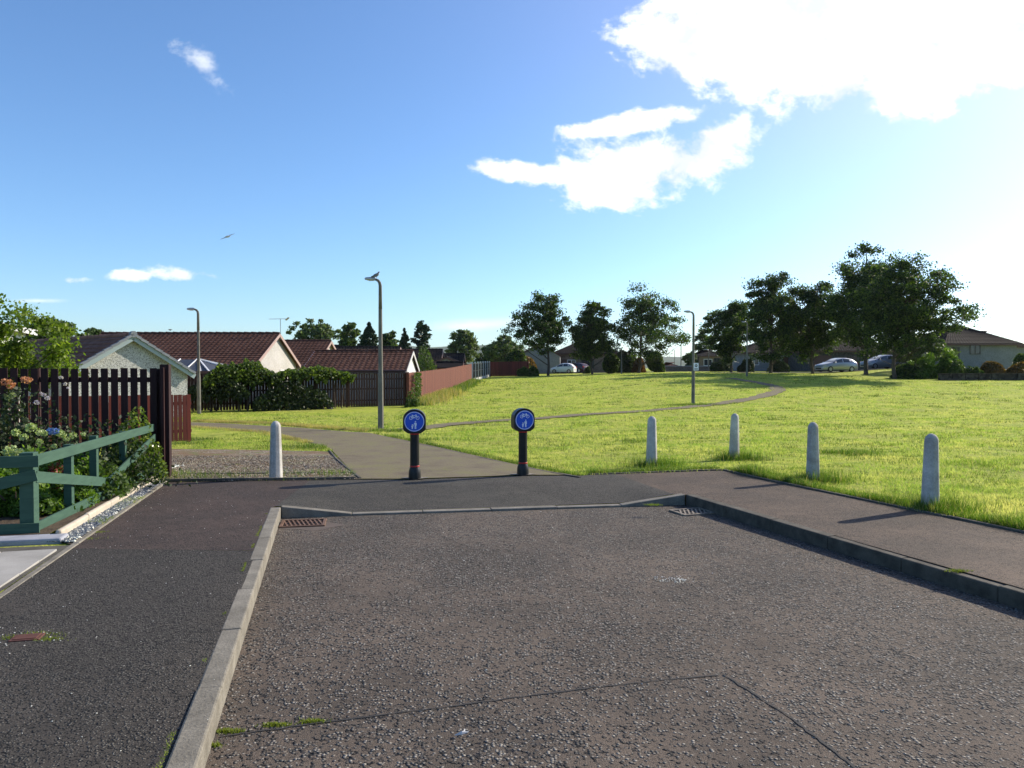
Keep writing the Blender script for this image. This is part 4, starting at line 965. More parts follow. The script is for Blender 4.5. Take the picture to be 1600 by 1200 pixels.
# houses across the lawn
gable_house('bungalow', 'pale walled bungalow with garage behind the two cars and the middle trees', (At(811, 551, 116).x + 5.3, 112), (.06, 1), 10, 5.4, 5.5, 3.6, .6, M['harl_blue'], M['tile_dark'], M['fascia'], tiles=False, wins=((0, 4.5, .8, .0, .0),)) if False else None
def box_house(name, label, x0, x1, y0, dep, zg, ze, zr, wall, tile_, openings=(), cat='house', hip=1.0):
    t = thing(name, label, cat, ((x0 + x1) / 2, y0, zg)); m = MB(); m.box(((x0 + x1) / 2, y0 + dep / 2, (zg + ze) / 2 - .3), (x1 - x0, dep, ze - zg + .6)); m.build('wall', wall, t, world=True)
    o = .4; m = MB(); e = [Vector((x0 - o, y0 - o, ze)), Vector((x1 + o, y0 - o, ze)), Vector((x1 + o, y0 + dep + o, ze)), Vector((x0 - o, y0 + dep + o, ze))]; h = hip * dep / 2; r0 = Vector((x0 - o + h, y0 + dep / 2, zr)); r1 = Vector((x1 + o - h, y0 + dep / 2, zr))
    tiled(m, e[0], e[1], r1, r0, .33, .4); tiled(m, e[1], e[2], r1 + Vector((.01, 0, 0)), r1, .33, .4); tiled(m, e[3], e[0], r0, r0 - Vector((.01, 0, 0)), .33, .4); m.quad(e[2], e[3], r0, r1); m.quad(*e); m.build('roof', tile_, t, world=True)
    m = MB()
    for a, b in ((e[0], e[1]), (e[1], e[2]), (e[3], e[0])): m.beam(a - Vector((0, 0, .1)), b - Vector((0, 0, .1)), .08, .18)
    m.build('gutter', M['fascia'], t, world=True)
    for kind, cx, z0, w, h_ in openings:
        fr = M['frame_dark'] if kind != 'window_white' else M['frame_white']
        nm = {'window': 'window', 'window_white': 'window', 'door': 'door', 'garage_door': 'garage_door'}[kind]
        m = MB()
        if kind.startswith('window'):
            for (u0, v0, u1, v1) in ((-w / 2, 0, w / 2, 0), (-w / 2, h_, w / 2, h_)): m.beam((cx + u0, y0 - .03, z0 + v0), (cx + u1, y0 - .03, z0 + v1), .05, .09)
            for u in (-w / 2 + .04, 0, w / 2 - .04): m.beam((cx + u, y0 - .03, z0 + .04), (cx + u, y0 - .03, z0 + h_ - .04), .05, .08, (1, 0, 0))
            f = m.build(nm, fr, t, world=True); m = MB(); m.box((cx, y0 - .012, z0 + h_ / 2), (w - .05, .02, h_ - .05)); m.build('pane', M['glass'], f)
        else:
            m.box((cx, y0 - .02, z0 + h_ / 2), (w, .05, h_)); m.build(nm, M['fascia'] if kind == 'garage_door' else M['frame_dark'], t, world=True, bevel=.01)
    return t
D = 77; X_ = lambda px, d: (px - 800) / F * d
box_house('bungalow', 'grey rendered bungalow with dark hipped roof at the right edge', X_(1478, D), X_(1588, D), D, 9, 1.5, At(0, 537, D).z, At(0, 509.5, D + 4.5).z, M['harl_blue'], M['tile_dark'],
          (('window', X_(1523, D), At(0, 553, D).z, 1.1, .95), ('door', X_(1493, D), 1.5, .75, 2.2)), hip=.75)
box_house('bungalow', 'next bungalow behind the right one, only its roof end showing', X_(1560, 88), X_(1640, 88), 92, 9, 1.6, At(0, 540, 90).z, At(0, 516, 95).z, M['harl_blue'], M['tile_dark'], (), hip=1)
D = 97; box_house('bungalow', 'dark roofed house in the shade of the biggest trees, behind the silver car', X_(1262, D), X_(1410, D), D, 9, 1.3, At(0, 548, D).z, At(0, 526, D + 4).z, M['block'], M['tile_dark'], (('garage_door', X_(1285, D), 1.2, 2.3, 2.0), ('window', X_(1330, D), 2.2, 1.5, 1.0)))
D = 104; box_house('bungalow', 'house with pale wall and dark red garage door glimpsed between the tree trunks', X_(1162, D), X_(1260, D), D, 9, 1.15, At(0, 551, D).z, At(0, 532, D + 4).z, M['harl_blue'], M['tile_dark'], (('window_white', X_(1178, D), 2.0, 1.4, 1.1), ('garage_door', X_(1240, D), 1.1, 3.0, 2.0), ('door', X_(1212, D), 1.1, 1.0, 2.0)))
D = 140; box_house('bungalow', 'beige brick house far back left of the tall trees, with a white window', X_(1092, D), X_(1142, D), D, 9, 1.1, At(0, 556, D).z, At(0, 546, D + 4).z, M['brick'], M['tile_dark'], (('window_white', X_(1106, D), 2.0, 1.6, 1.2), ('window', X_(1120, D), 2.0, 1.2, 1.4)))
D = 170; box_house('bungalow', 'small far rooftop between the topiary bush and the lamp with the sign', X_(1042, D), X_(1062, D), D, 6, .8, At(0, 573, D).z, At(0, 566, D + 3).z, M['brick_red'], M['tile'], ())
D = 116; box_house('bungalow', 'brown brick bungalow behind the two parked cars and middle trees', X_(866, D), X_(968, D), D, 9, .7, At(0, 552, D).z, At(0, 534, D + 4).z, M['brick'], M['tile_dark'],
          (('garage_door', X_(875, D), .8, 2.0, 2.1), ('window_white', X_(893, D), 1.6, 1.3, 1.2), ('window', X_(918, D), 1.5, 2.0, 1.4), ('window_white', X_(951, D), 1.6, 1.4, 1.2)))
gable_house('garage', 'pale blue grey gabled wing left of the white car', (X_(842, 112), 112), (.10, 1), 10, 3.4, At(0, 536, 112).z, At(0, 556, 112).z, .5, M['harl_blue'], M['tile_dark'], M['fascia'], tiles=False, gutter=False, cat='garage')
# low walls
t = thing('garden_wall', 'low dark stone garden wall below the shrubs at right', 'wall', (X_(1540, 62), 62, T(X_(1540, 62), 62)))
m = MB()
for i in range(26):
    x = X_(1470, 62) + i * .36; z = T(x, 62); m.box((x, 62 + .02 * (i % 3), z + .22), (.34, .3, .6))
m.build('stones', M['stone'], t, world=True, bevel=.02); m = MB(); m.beam((X_(1468, 62), 62, T(X_(1470, 62), 62) + .55), (X_(1625, 62), 62, T(X_(1625, 62), 62) + .55), .36, .07); m.build('coping', M['stone'], t, world=True)
t = thing('garden_wall', 'long low wall with pale coping in front of the beige house', 'wall', (X_(1085, 112), 112, 1.0))
m = MB(); m.beam((X_(1040, 112), 112, 1.35), (X_(1135, 108), 108, 1.35), .25, .9); m.build('wall', M['brick'], t, world=True); m = MB(); m.beam((X_(1040, 112), 112, 1.83), (X_(1135, 108), 108, 1.83), .32, .07); m.build('coping', M['fascia_pale'], t, world=True)

# ------------------------------------------------------------------ cars
def car(label, loc, rz, paint, Ln=4.2, H_=1.5, W=1.75, seed=0):
    t = thing('parked_car', label, 'car', loc, rz, 'cars parked outside the houses')
    k = Ln / 4.2; hk = H_ / 1.5; hw = W / 2
    S = [(-2.1, .50, .60, .62), (-2.06, .60, .70, .74), (-1.9, .68, .82, .82), (-1.15, .90, .98, .86), (-.95, .93, 1.02, .87), (-.25, .95, 1.40, .88), (.25, .96, 1.49, .88), (.9, .97, 1.48, .88), (1.45, .99, 1.38, .87), (1.75, 1.0, 1.22, .86), (1.98, .95, 1.0, .84), (2.1, .75, .80, .78)]
    def sec(x, zb, zt, w):
        x *= k; zb *= hk; zt *= hk; w = w / .88 * hw; cab = zt - zb > .12; wr = w * (.76 if cab else .86)
        half = [(w * .9, .20), (w, .32), (w, .62 * zb / .9 if zb > .7 else zb * .8), (w * .97, zb), (wr, zt - .05 * hk if cab else zt - .015), (wr * .75, zt)]
        return [(x, yv, z) for yv, z in half] + [(x, -yv, z) for yv, z in half[::-1]]
    m = MB(); vs = []; n = 12
    for s_ in S: vs += sec(*s_)
    fs = [(i * n + j, i * n + (j + 1) % n, (i + 1) * n + (j + 1) % n, (i + 1) * n + j) for i in range(len(S) - 1) for j in range(n)] + [tuple(range(n)), tuple((len(S) - 1) * n + j for j in range(n))[::-1]]
    m.add(vs, fs); m.build('body', paint, t, angle=50)
    secs = [sec(*s_) for s_ in S]
    for sg in (0, 1):
        for i0, i1, nm in ((4, 6, 'side_window'), (6, 8, 'side_window'), (8, 9, 'side_window')):
            m = MB()
            def q(i, f, sh=0):
                b = Vector(secs[i][3 if sg == 0 else 8]); tp = Vector(secs[i][4 if sg == 0 else 7]); p = b.lerp(tp, f); p.y += .012 * (1 if sg == 0 else -1); return p
            for i in range(i0, i1):
                a0_, a1_ = q(i, .1), q(i, .88); b0_, b1_ = q(i + 1, .1), q(i + 1, .88)
                if i == i0: a0_ = a0_.lerp(b0_, .06); a1_ = a1_.lerp(b1_, .06)
                if i == i1 - 1: b0_ = a0_.lerp(b0_, .92); b1_ = a1_.lerp(b1_, .92)
                m.quad(a0_, b0_, b1_, a1_)
            m.build(nm, M['glass'], t)
    def across(i, j, nm, lo=.1, hi=.9):
        m = MB(); A_, B_ = secs[i], secs[j]
        def c_(sx, f, idx): p = Vector(A_[idx]).lerp(Vector(B_[idx]), f); p.x += (-.012 if i < 6 else .012); p.z += .014; p.y *= .93; return p
        m.quad(c_(0, lo, 4 if False else 5), c_(0, hi, 5), c_(0, hi, 6), c_(0, lo, 6)) if False else None
        a = Vector(A_[4]).lerp(Vector(B_[4]), lo); b = Vector(A_[4]).lerp(Vector(B_[4]), hi); dz = Vector((-.01 if i < 6 else .012, 0, .03))
        p = [Vector((a.x, a.y * .95, a.z)) + dz, Vector((b.x, b.y * .95, b.z)) + dz, Vector((b.x, -b.y * .95, b.z)) + dz, Vector((a.x, -a.y * .95, a.z)) + dz]; m.quad(*p); m.build(nm, M['glass'], t)
    across(4, 5, 'windscreen'); across(10, 8, 'rear_window', .15, .85)
    for x in (-1.28, 1.28):
        for sg in (-1, 1):
            m = MB(); m.tube([(x * k, sg * (hw - .19), .31), (x * k, sg * (hw + .012), .31)], .31, 20); w_ = m.build('wheel', M['tyre'], t, angle=40)
            m = MB(); m.tube([(x * k, sg * (hw - .02), .31), (x * k, sg * (hw + .022), .31)], [.21, .19], 14); m.build('rim', M['rim'], w_, angle=40)
    for sg in (-1, 1):
        m = MB(); m.slab((-2.085 * k, sg * .8 * hw, .60 * hk), (-1.80 * k, sg * 1.0 * hw, .70 * hk), (-1.82 * k, sg * .98 * hw, .80 * hk), (-2.08 * k, sg * .72 * hw, .71 * hk), -.02 * sg); m.build('headlight', M['lamp_clear'], t)
        m = MB(); m.box((2.02 * k, sg * .80 * hw, .90 * hk), (.13, .22 * hw, .2)); m.build('tail_light', M['lamp_red'], t, bevel=.02)
    m = MB(); m.box((2.12 * k, 0, .55 * hk), (.02, .5, .11)); m.build('number_plate', M['plate'], t)
    m = MB(); m.box((-2.12 * k, 0, .38 * hk), (.04, .9, .14)); m.build('grille', M['black'], t, bevel=.01)
    for sg in (-1, 1):
        m = MB(); m.tube([(-.80 * k, sg * hw * .95, .98 * hk), (-.80 * k, sg * (hw + .16), 1.0 * hk)], [.05, .09], 8); m.build('door_mirror', paint, t, smooth=True)
    return t
def gz(x, y, o=.05): return (x, y, T(x, y) + o)
car('silver hatchback parked on the drive, alone between the tree trunks', gz(X_(1306, 80), 80), R(14), M['car_silver'], 4.3, 1.52)
car('grey car parked behind the trunks of the largest trees', gz(X_(1383, 84), 85), R(10), M['car_grey'], 4.4, 1.6)
car('small white hatchback parked beside the pale garage', gz(X_(880, 108), 108), R(-22), M['car_white'], 3.6, 1.5, 1.65)
car('dark plum car parked just right of the white hatchback', gz(X_(903, 112), 113), R(-50), M['car_plum'], 4.0, 1.5)

# ------------------------------------------------------------------ trees
def tree(label, x, y, z, H_, rx, cb, seed, leaf='leaf_oak', n_cl=150, per=110, ls=.26, shape='round', cat='tree', name='tree', dx=0.0, group=None, lump=.28, tr=None, spread=.15):
    g = np.random.default_rng(seed); t = thing(name, label, cat, (x, y, z), 0, group)
    rz = (H_ - cb) / 2; cz = cb + rz
    kd = [(g.normal(size=3), g.uniform(0, 6)) for _ in range(5)]
    C = []
    while len(C) < n_cl:
        v = g.normal(size=3); v /= np.linalg.norm(v); r = g.uniform(.15, 1) ** (1 / 2.2)
        if shape == 'cone':
            h = g.uniform(0, 1) ** 1.25; rr = rx * (1 - h) ** .85 * math.sqrt(g.uniform(.2, 1)); a = g.uniform(0, 2 * PI); C.append((math.cos(a) * rr, math.sin(a) * rr, cb + h * (H_ - cb) * .96)); continue
        k = 1 + lump * sum(math.sin(float(np.dot(d, v)) * 2.6 + p) for d, p in kd) / 2.2
        # fuller low down, like open grown street trees
        wd = 1.0 - .22 * max(0, v[2]) if shape == 'round' else 1.0
        C.append((v[0] * r * rx * k * wd + dx * (1 if abs(v[2]) < .9 else .6), v[1] * r * rx * k * wd, cz + v[2] * r * rz * min(k, 1.05)))
    C = np.array(C); C[:, 2] = np.maximum(C[:, 2], cb * .85)
    cr = (rx + rz) / 2 * spread * g.uniform(.6, 1.35, n_cl)
    if shape == 'cone': cr = rx * .22 * (1.15 - (C[:, 2] - cb) / (H_ - cb + .01)).clip(.25, 1)
    cnt = int(per * (1.55 if ls > .2 else 1)); off3 = g.normal(size=(n_cl, cnt, 3)) * np.array([1, 1, .6]) * cr[:, None, None] * .62
    pts = (C[:, None] + off3).reshape(-1, 3); pts = pts[pts[:, 2] > cb * .6]
    npmesh('crown', leafverts(pts, ls * (.8 if ls > .2 else 1), g, .66), 4, M[leaf], t)
    m = MB(); r0 = tr or max(.08, H_ * .017)
    ax = [(0, 0, -.25), (g.normal() * .03, 0, .15), (g.normal() * .08, g.normal() * .08, cb * .8), (dx * .3 + g.normal() * .15, g.normal() * .15, cz), (dx * .6, 0, H_ * .93)]
    m.tube(ax, [r0 * 1.5, r0, r0 * .85, r0 * .5, r0 * .08], 9)
    def axis(zv):
        for a, b in zip(ax[:-1], ax[1:]):
            if a[2] <= zv <= b[2]: return Vector(a).lerp(Vector(b), (zv - a[2]) / (b[2] - a[2]))
        return Vector(ax[-1])
    idx = g.permutation(n_cl)[:min(n_cl, 46 if shape != 'cone' else 16)]; ends = []
    for j, i in enumerate(idx):
        c = Vector(C[i]); hd = math.hypot(c.x, c.y)
        z0 = max(cb * .7, c.z - hd * g.uniform(.5, 1.0)) if shape != 'cone' else c.z
        b = axis(min(z0, H_ * .85)); mid = b.lerp(c, .5) + Vector((0, 0, -.08 * hd)); rr = r0 * (.42 if j < 12 else .2)
        m.tube([b, mid, c], [rr, rr * .6, rr * .15], 5, caps=False)
    m.build('trunk', M['bark'], t, smooth=True)
    return t
def ptree(label, trunk_px, l, r, top, cbpx, d, seed, basez=None, **kw):
    x = X_(trunk_px, d); z = T(x, d); H_ = At(0, top, d).z - z; cb = At(0, cbpx, d).z - z; rx = (r - l) / 2 / F * d; dx = X_((l + r) / 2, d) - x
    return tree(label, x, d, z, H_, rx * .97, cb, seed, dx=dx, **kw)
gA = 'broadleaf trees standing on the lawn'
ptree('leafy tree in front of the pale garage, leftmost of the three middle lawn trees', 857, 810, 893, 458, 568, 95, 11, n_cl=130, per=95, ls=.33, group=gA, lump=.4)
ptree('dark rounder tree between two taller ones in front of the brown bungalow', 925, 885, 962, 472, 570, 97, 12, n_cl=130, per=110, ls=.33, group=gA, lump=.35)
ptree('tallest of the three middle lawn trees, beside the bushy topiary', 998, 955, 1062, 445, 568, 98, 13, n_cl=140, per=80, ls=.33, group=gA, lump=.42)
ptree('leftmost tree of the right hand row, behind the half hidden lamp', 1142, 1103, 1178, 460, 567, 86, 14, n_cl=150, per=105, ls=.31, group=gA, lump=.4, spread=.13)
ptree('second tree of the right hand row, with a pointed open crown', 1204, 1160, 1250, 428, 566, 79, 15, n_cl=165, per=100, ls=.29, group=gA, lump=.4)
ptree('slimmer tree whose crown fills the gap left of the silver car', 1269, 1228, 1315, 436, 564, 77, 16, n_cl=165, per=100, ls=.29, group=gA, lump=.35)
ptree('very tall dark tree just right of the silver car', 1353, 1290, 1415, 386, 556, 71, 17, n_cl=210, per=115, ls=.27, group=gA, lump=.38, spread=.14)
ptree('broad big tree nearest the right garden, its branches reaching right', 1397, 1342, 1484, 396, 566, 64, 18, n_cl=235, per=110, ls=.26, group=gA, lump=.38, spread=.14)
gB = 'background trees beyond the roofs'
def bt_(label, px, l, r, top, cbp, d, seed, **kw):
    kw.setdefault('n_cl', 60); kw.setdefault('per', 90); kw.setdefault('ls', .4); kw.setdefault('leaf', 'leaf_mid')
    return ptree(label, px, l, r, top, cbp, d, seed, group=gB, **kw)
bt_('round dark green tree behind the garage roof at far left', 84, 42, 122, 494, 545, 62, 21, ls=.3, n_cl=80, spread=.2)
bt_('small bushy treetop showing over the left roof ridge', 146, 125, 168, 513, 545, 75, 22)
M['leaf_pale'] = leafmat('pale grey green leaves', [(0, (.05, .08, .035)), (.6, (.09, .13, .06)), (1, (.15, .19, .09))], .4)
bt_('feathery grey green tree behind the roofs, near the aerial', 487, 452, 526, 499, 545, 85, 23, n_cl=90, per=42, leaf='leaf_pale')
bt_('loose leaved tree left of the dark conifers', 548, 528, 566, 501, 548, 95, 24)
bt_('broad dark evergreen just left of the tallest lamp', 577, 558, 594, 503, 550, 90, 25, leaf='leaf_conifer', shape='cone', n_cl=110, per=80, ls=.35)
bt_('tree partly hidden behind the tallest lamp', 607, 590, 624, 517, 552, 98, 26)
bt_('small pointed dark conifer, the shorter of the pair', 632, 621, 644, 512, 556, 110, 27, leaf='leaf_conifer', shape='cone', n_cl=90, per=70)
bt_('taller narrow conifer, right of the pointed one', 659, 645, 674, 502, 556, 112, 28, leaf='leaf_conifer', shape='oval', n_cl=60, per=60, ls=.38)
bt_('rounded mid green tree standing alone beyond the far roofs', 723, 702, 748, 514, 572, 118, 29, n_cl=90, per=120, ls=.42, leaf='leaf_pale', lump=.15)
bt_('spreading tree behind the hedge left of the middle lawn trees', 790, 752, 818, 523, 572, 128, 30, n_cl=90, per=100, ls=.42)
bt_('low dark tree under the hills, left of the spreading one', 762, 738, 786, 548, 580, 132, 31, leaf='leaf_oak', ls=.4)
bt_('far tree left of the tall right hand row', 1098, 1080, 1118, 514, 562, 150, 32, ls=.5, leaf='leaf_oak', per=50)
bt_('pale round tree far behind the low wall', 1078, 1068, 1090, 551, 572, 140, 33, ls=.4)
bt_('tree filling the background between the tall right hand trunks', 1240, 1195, 1290, 505, 560, 112, 34, ls=.42, leaf='leaf_oak', n_cl=80)
bt_('dark low tree in the shade behind the silver car', 1325, 1285, 1365, 510, 565, 108, 35, ls=.42, leaf='leaf_oak', n_cl=80)
bt_('low leafy tree behind the broad right tree', 1425, 1385, 1475, 522, 572, 73, 36, ls=.3, leaf='leaf_mid', n_cl=90)
# tree arching in at the far left
tr_ = tree('bright leafy garden tree reaching in from the left edge', X_(-42, 14.5), 14.5, T(-10, 14.5), 3.22, 1.22, 1.15, 41, 'leaf_lime', 130, 230, .08, group=None, lump=.3, dx=.05, spread=.2)

# ------------------------------------------------------------------ shrubs
def shrub(label, x, y, z, rx, ry, h, seed, leaf, n=5000, ls=.12, cat='shrub', name='shrub', solid=True, lump=.15, group=None, topiary=False):
    g = np.random.default_rng(seed); t = thing(name, label, cat, (x, y, z), 0, group)
    v = unit(g.normal(size=(n, 3))); v[:, 2] = np.abs(v[:, 2]) if not topiary else v[:, 2]
    r = g.uniform(.35, 1, n) ** (1 / 3.5 if solid else 1 / 2)
    kd = [(g.normal(size=3), g.uniform(0, 6)) for _ in range(6)]; k = 1 + lump * sum(np.sin(v @ d * 3 + p) for d, p in kd) / 2
    pts = v * (r * k)[:, None] * np.array([rx, ry, h if not topiary else h / 2])
    if topiary: pts[:, 2] += h / 2; pts[:, 2] = np.maximum(pts[:, 2], .02)
    pts[:, 2] += .02
    npmesh('foliage', leafverts(pts, ls, g, .6, .2), 4, M[leaf], t)
    m = MB()
    for i in range(9):
        a = g.uniform(0, 2 * PI); m.tube([(0.01 * math.cos(a), .01 * math.sin(a), -.05), (rx * .35 * math.cos(a), ry * .35 * math.sin(a), h * .4), (rx * .7 * math.cos(a), ry * .7 * math.sin(a), h * .7)], [.02 * max(1, h), .014 * max(1, h), .005], 5)
    m.build('stems', M['bark'], t)
    return t
def psh(label, px, l, r, top, base, d, seed, leaf, **kw):
    x = X_(px, d); z = T(x, d); zb = At(0, base, d).z; h = At(0, top, d).z - min(z, zb) ; rx = (r - l) / 2 / F * d
    return shrub(label, x, d, min(z, zb), rx, rx * .8, h, seed, leaf, **kw)
psh('small rounded shrub left of the first middle lawn tree', 818, 809, 829, 574, 586, 96, 51, 'leaf_hedge', n=2500, ls=.22)
psh('slightly bigger rounded shrub touching the small one, left of the white car', 833, 826, 846, 573, 588, 94, 52, 'leaf_hedge', n=3000, ls=.22)
psh('egg shaped dark clipped bush between the middle trees', 955, 941, 967, 553, 582, 100, 53, 'leaf_oak', n=6000, ls=.25, topiary=True, lump=.05)
psh('tall clipped green bush right of the tallest middle tree', 1023, 1010, 1036, 549, 577, 103, 54, 'leaf_hedge', n=6000, ls=.25, topiary=True, lump=.05)
psh('low round bush at the foot of the tall clipped one', 1031, 1024, 1039, 567, 577, 102, 55, 'leaf_oak', n=2500, ls=.22)
psh('orange brown shrub left of the tall clipped bush', 998, 988, 1010, 558, 578, 104, 56, 'leaf_orange', n=3500, ls=.25)
psh('dark conifer bush behind the tallest middle tree', 978, 962, 992, 545, 580, 106, 57, 'leaf_dark', n=5000, ls=.3)
psh('green bush at the back of the dark plum car', 917, 913, 924, 572, 583, 104, 58, 'leaf_hedge', n=1500, ls=.2)
psh('dark reddish hedge beside the far red fence', 822, 800, 842, 560, 585, 108, 59, 'leaf_gold', n=6000, ls=.3)
psh('dark green hedge behind the far red fence', 805, 785, 826, 555, 583, 103, 60, 'leaf_oak', n=7000, ls=.3)
psh('dark clipped hedge in front of the beige house', 1126, 1112, 1142, 563, 577, 100, 61, 'leaf_dark', n=4000, ls=.25)
psh('dark rounded bush beside the pole in the right row', 1165, 1153, 1178, 562, 580, 88, 62, 'leaf_dark', n=4000, ls=.25)
psh('dark bush under the second right hand tree', 1215, 1200, 1232, 560, 582, 92, 63, 'leaf_dark', n=4000, ls=.25)
psh('lime green broad shrub, leftmost in the right garden', 1437, 1415, 1462, 563, 590, 65, 64, 'leaf_bright', n=7000, ls=.2, lump=.3, solid=False)
psh('lime green leafy shrub next to the grey bungalow door', 1476, 1455, 1497, 560, 592, 65.5, 65, 'leaf_bright', n=7000, ls=.2, lump=.3, solid=False)
psh('pale flowering shrub below the bungalow door', 1497, 1482, 1514, 572, 592, 63.5, 66, 'leaf_hedge', n=5000, ls=.16, lump=.3)
psh('small dull shrub left of the bronze ball bush', 1524, 1512, 1536, 577, 592, 63.4, 67, 'leaf_hedge', n=3500, ls=.16, lump=.3)
psh('large ball shaped bush with bronze top in the right garden', 1550, 1531, 1570, 563, 587, 65, 68, 'leaf_gold', n=9000, ls=.16, lump=.06)
psh('orange tinted round bush at the right edge', 1589, 1571, 1612, 567, 588, 65, 69, 'leaf_gold', n=9000, ls=.16, lump=.1)
psh('grey green bush behind the orange tinted one at the right edge', 1596, 1583, 1615, 558, 580, 70, 70, 'leaf_hedge', n=5000, ls=.2)
psh('dark ground shrub beside the trunk of the broad right tree', 1420, 1400, 1445, 574, 592, 64.5, 71, 'leaf_oak', n=6000, ls=.2, lump=.3)
# creepers over the shaded fence
def creeper(label, l, r, top, bot, dl, dr, seed, leaf='leaf_hedge', n=14000, ls=.12, name='creeper', hump=1.0):
    g = np.random.default_rng(seed); u = g.uniform(0, 1, n); px = l + (r - l) * u; d = dl + (dr - dl) * u
    env = np.sin(PI * np.clip(u * .94 + .03, 0, 1)) ** .6 * (.88 + .08 * np.sin(u * 13 + seed) + .06 * np.sin(u * 37) + .05 * np.sin(u * 71))
    tp = bot - (bot - top) * env; v = g.uniform(0, 1, n) ** .8; py = tp + (bot + 2 + 4 * np.sin(u * 23 + seed) + 4 * np.sin(u * 61) - tp) * v
    y = d + g.normal(0, .35, n) * (1 - .3 * v); x = (px - 800) / F * y; z = CAMZ + (575 - py) / F * d
    C = np.stack([x, y, z], 1); x0 = float(x.mean()); y0 = float(y.mean()); t = thing(name, label, 'climber' if name == 'creeper' else 'shrub', (x0, y0, T(x0, y0)))
    C -= np.array([x0, y0, T(x0, y0)]); npmesh('foliage', leafverts(C, ls, g, .7), 4, M[leaf], t)
    m = MB()
    for i in range(10):
        q = C[g.integers(n)]; m.tube([(q[0], q[1] * .3 + .2, -.05), (q[0] + g.normal() * .1, q[1] * .6 + .1, q[2] * .5), tuple(q)], [.03, .02, .006], 5)
    m.build('stems', M['bark'], t)
creeper('mound of light green creeper over the fence below the cream gable', 318, 438, 560, 600, 35.6, 38, 81, 'leaf_creeper', n=17000, ls=.13)
creeper('lower green creeper spreading along the fence top towards the tall lamp', 424, 556, 571, 592, 37.3, 40.2, 82, 'leaf_creeper', n=12000, ls=.13)
creeper('dark hedge hanging over the far left end of the shaded fence', 290, 390, 584, 622, 35.6, 36.8, 83, 'leaf_dark', 12000, name='hedge')
creeper('dark ivy hanging down the middle of the shaded fence', 395, 520, 590, 640, 36.6, 39, 84, 'leaf_dark', 9000)
psh('yellow green bushy shrub behind the red fence beside the garage gable', 666, 646, 692, 556, 592, 56, 85, 'leaf_hedge', n=5000, ls=.14, solid=False, lump=.18)
psh('tall weeds at the corner of the shaded fence', 640, 628, 652, 622, 641, 40.5, 86, 'leaf_hedge', n=2500, ls=.10, solid=False, lump=.5)
g_ = thing('vine', 'pale green vine climbing the end of the sunlit red fence', 'climber', (-5.6, 43, T(-5.6, 43)))
gg = np.random.default_rng(5); C = np.stack([gg.uniform(-.0, .2, 1600), gg.normal(.3, .55, 1600), gg.uniform(.1, 1.85, 1600)], 1); npmesh('foliage', leafverts(C, .11, gg, .7), 4, M['leaf_hedge'], g_)
m = MB(); m.tube([(.05, .1, 0), (.08, .3, .9), (.08, .5, 1.7)], .02, 5); m.build('stems', M['bark'], g_)

# flower bed
def flowerhead(t, c, r, leafk, g, n=70, name='flower_head'):
    v = unit(g.normal(size=(n, 3))) * r * g.uniform(.8, 1.05, (n, 1)) * np.array([1, 1, .8]); npmesh(name, leafverts(v + np.array(c), r * .55, g, .9), 4, M[leafk], t)
def hb(label, px, py_top, d, rx, h, seed, leaf='leaf_bright', heads=(), n=2600, ls=.075, name='hydrangea'):
    x = X_(px, d); z = T(x, d) + .05; t = shrub(label, x, d, z, rx, rx * .7, h, seed, leaf, n=n, ls=ls, name=name, cat='flowering shrub', lump=.3)
    g = np.random.default_rng(seed + 100)
    for (hpx, hpy, hr, lk) in heads:
        dd = d + g.uniform(-.35, -.05) * rx * 1.2; p = At(hpx, hpy, dd); flowerhead(t, (p.x - x, dd - d, p.z - z), hr, lk, g)
    return t
hb('leafy hydrangea with pale green flower heads and one blue bloom', 66, 668, 9.4, .62, .62, 91, heads=[(25, 676, .055, 'flower_pale'), (49, 668, .065, 'flower_pale'), (62, 675, .05, 'flower_pale'), (68, 677, .045, 'flower_pale'), (79, 674, .05, 'flower_blue'), (85, 673, .05, 'flower_blue'), (92, 676, .05, 'flower_pale'), (97, 679, .05, 'flower_pale'), (114, 680, .045, 'flower_pale'), (37, 683, .05, 'flower_pale'), (62, 690, .04, 'flower_pale'), (104, 686, .035, 'flower_pale'), (85, 697, .035, 'flower_pale'), (130, 678, .03, 'flower_pale')])
hb('pale headed hydrangea low behind the corner post', 20, 700, 8.4, .45, .42, 92, heads=[(12, 706, .055, 'flower_pale'), (18, 703, .06, 'flower_pale'), (25, 708, .05, 'flower_pale'), (30, 706, .045, 'flower_pale')])
hb('tall rose bush with peach blooms in front of the slatted fence', 22, 600, 10.6, .62, 1.32, 93, 'leaf_dark', heads=[(8, 597, .055, 'flower_peach'), (17, 602, .06, 'flower_peach'), (40, 594, .06, 'flower_peach'), (46, 593, .04, 'flower_peach'), (15, 596, .035, 'flower_peach'), (20, 617, .04, 'flower_pale'), (12, 622, .04, 'flower_pale')], n=2600, ls=.07, name='rose_bush')
hb('thin stemmed shrub with lilac blooms against the slatted fence', 75, 610, 10.9, .50, 1.15, 94, 'leaf_dark', heads=[(68, 617, .03, 'flower_lilac'), (74, 622, .035, 'flower_lilac'), (57, 629, .035, 'flower_lilac'), (64, 614, .02, 'flower_lilac'), (95, 590, .03, 'flower_lilac'), (102, 600, .028, 'flower_lilac'), (106, 606, .02, 'flower_lilac')], n=900, ls=.06, name='flowering_shrub')
shrub('glossy leaved yellow green shrub at the fence end', X_(206, 11.55), 11.55, T(-5.5, 11.2) + .05, .42, .34, .80, 95, 'leaf_gloss', 3000, .055, lump=.16)
shrub('glossy shrub spilling through the green rails beside the dark post', X_(232, 11.5), 11.55, T(-5.6, 11.4) + .05, .17, .2, .60, 96, 'leaf_gloss', 900, .055, lump=.2)
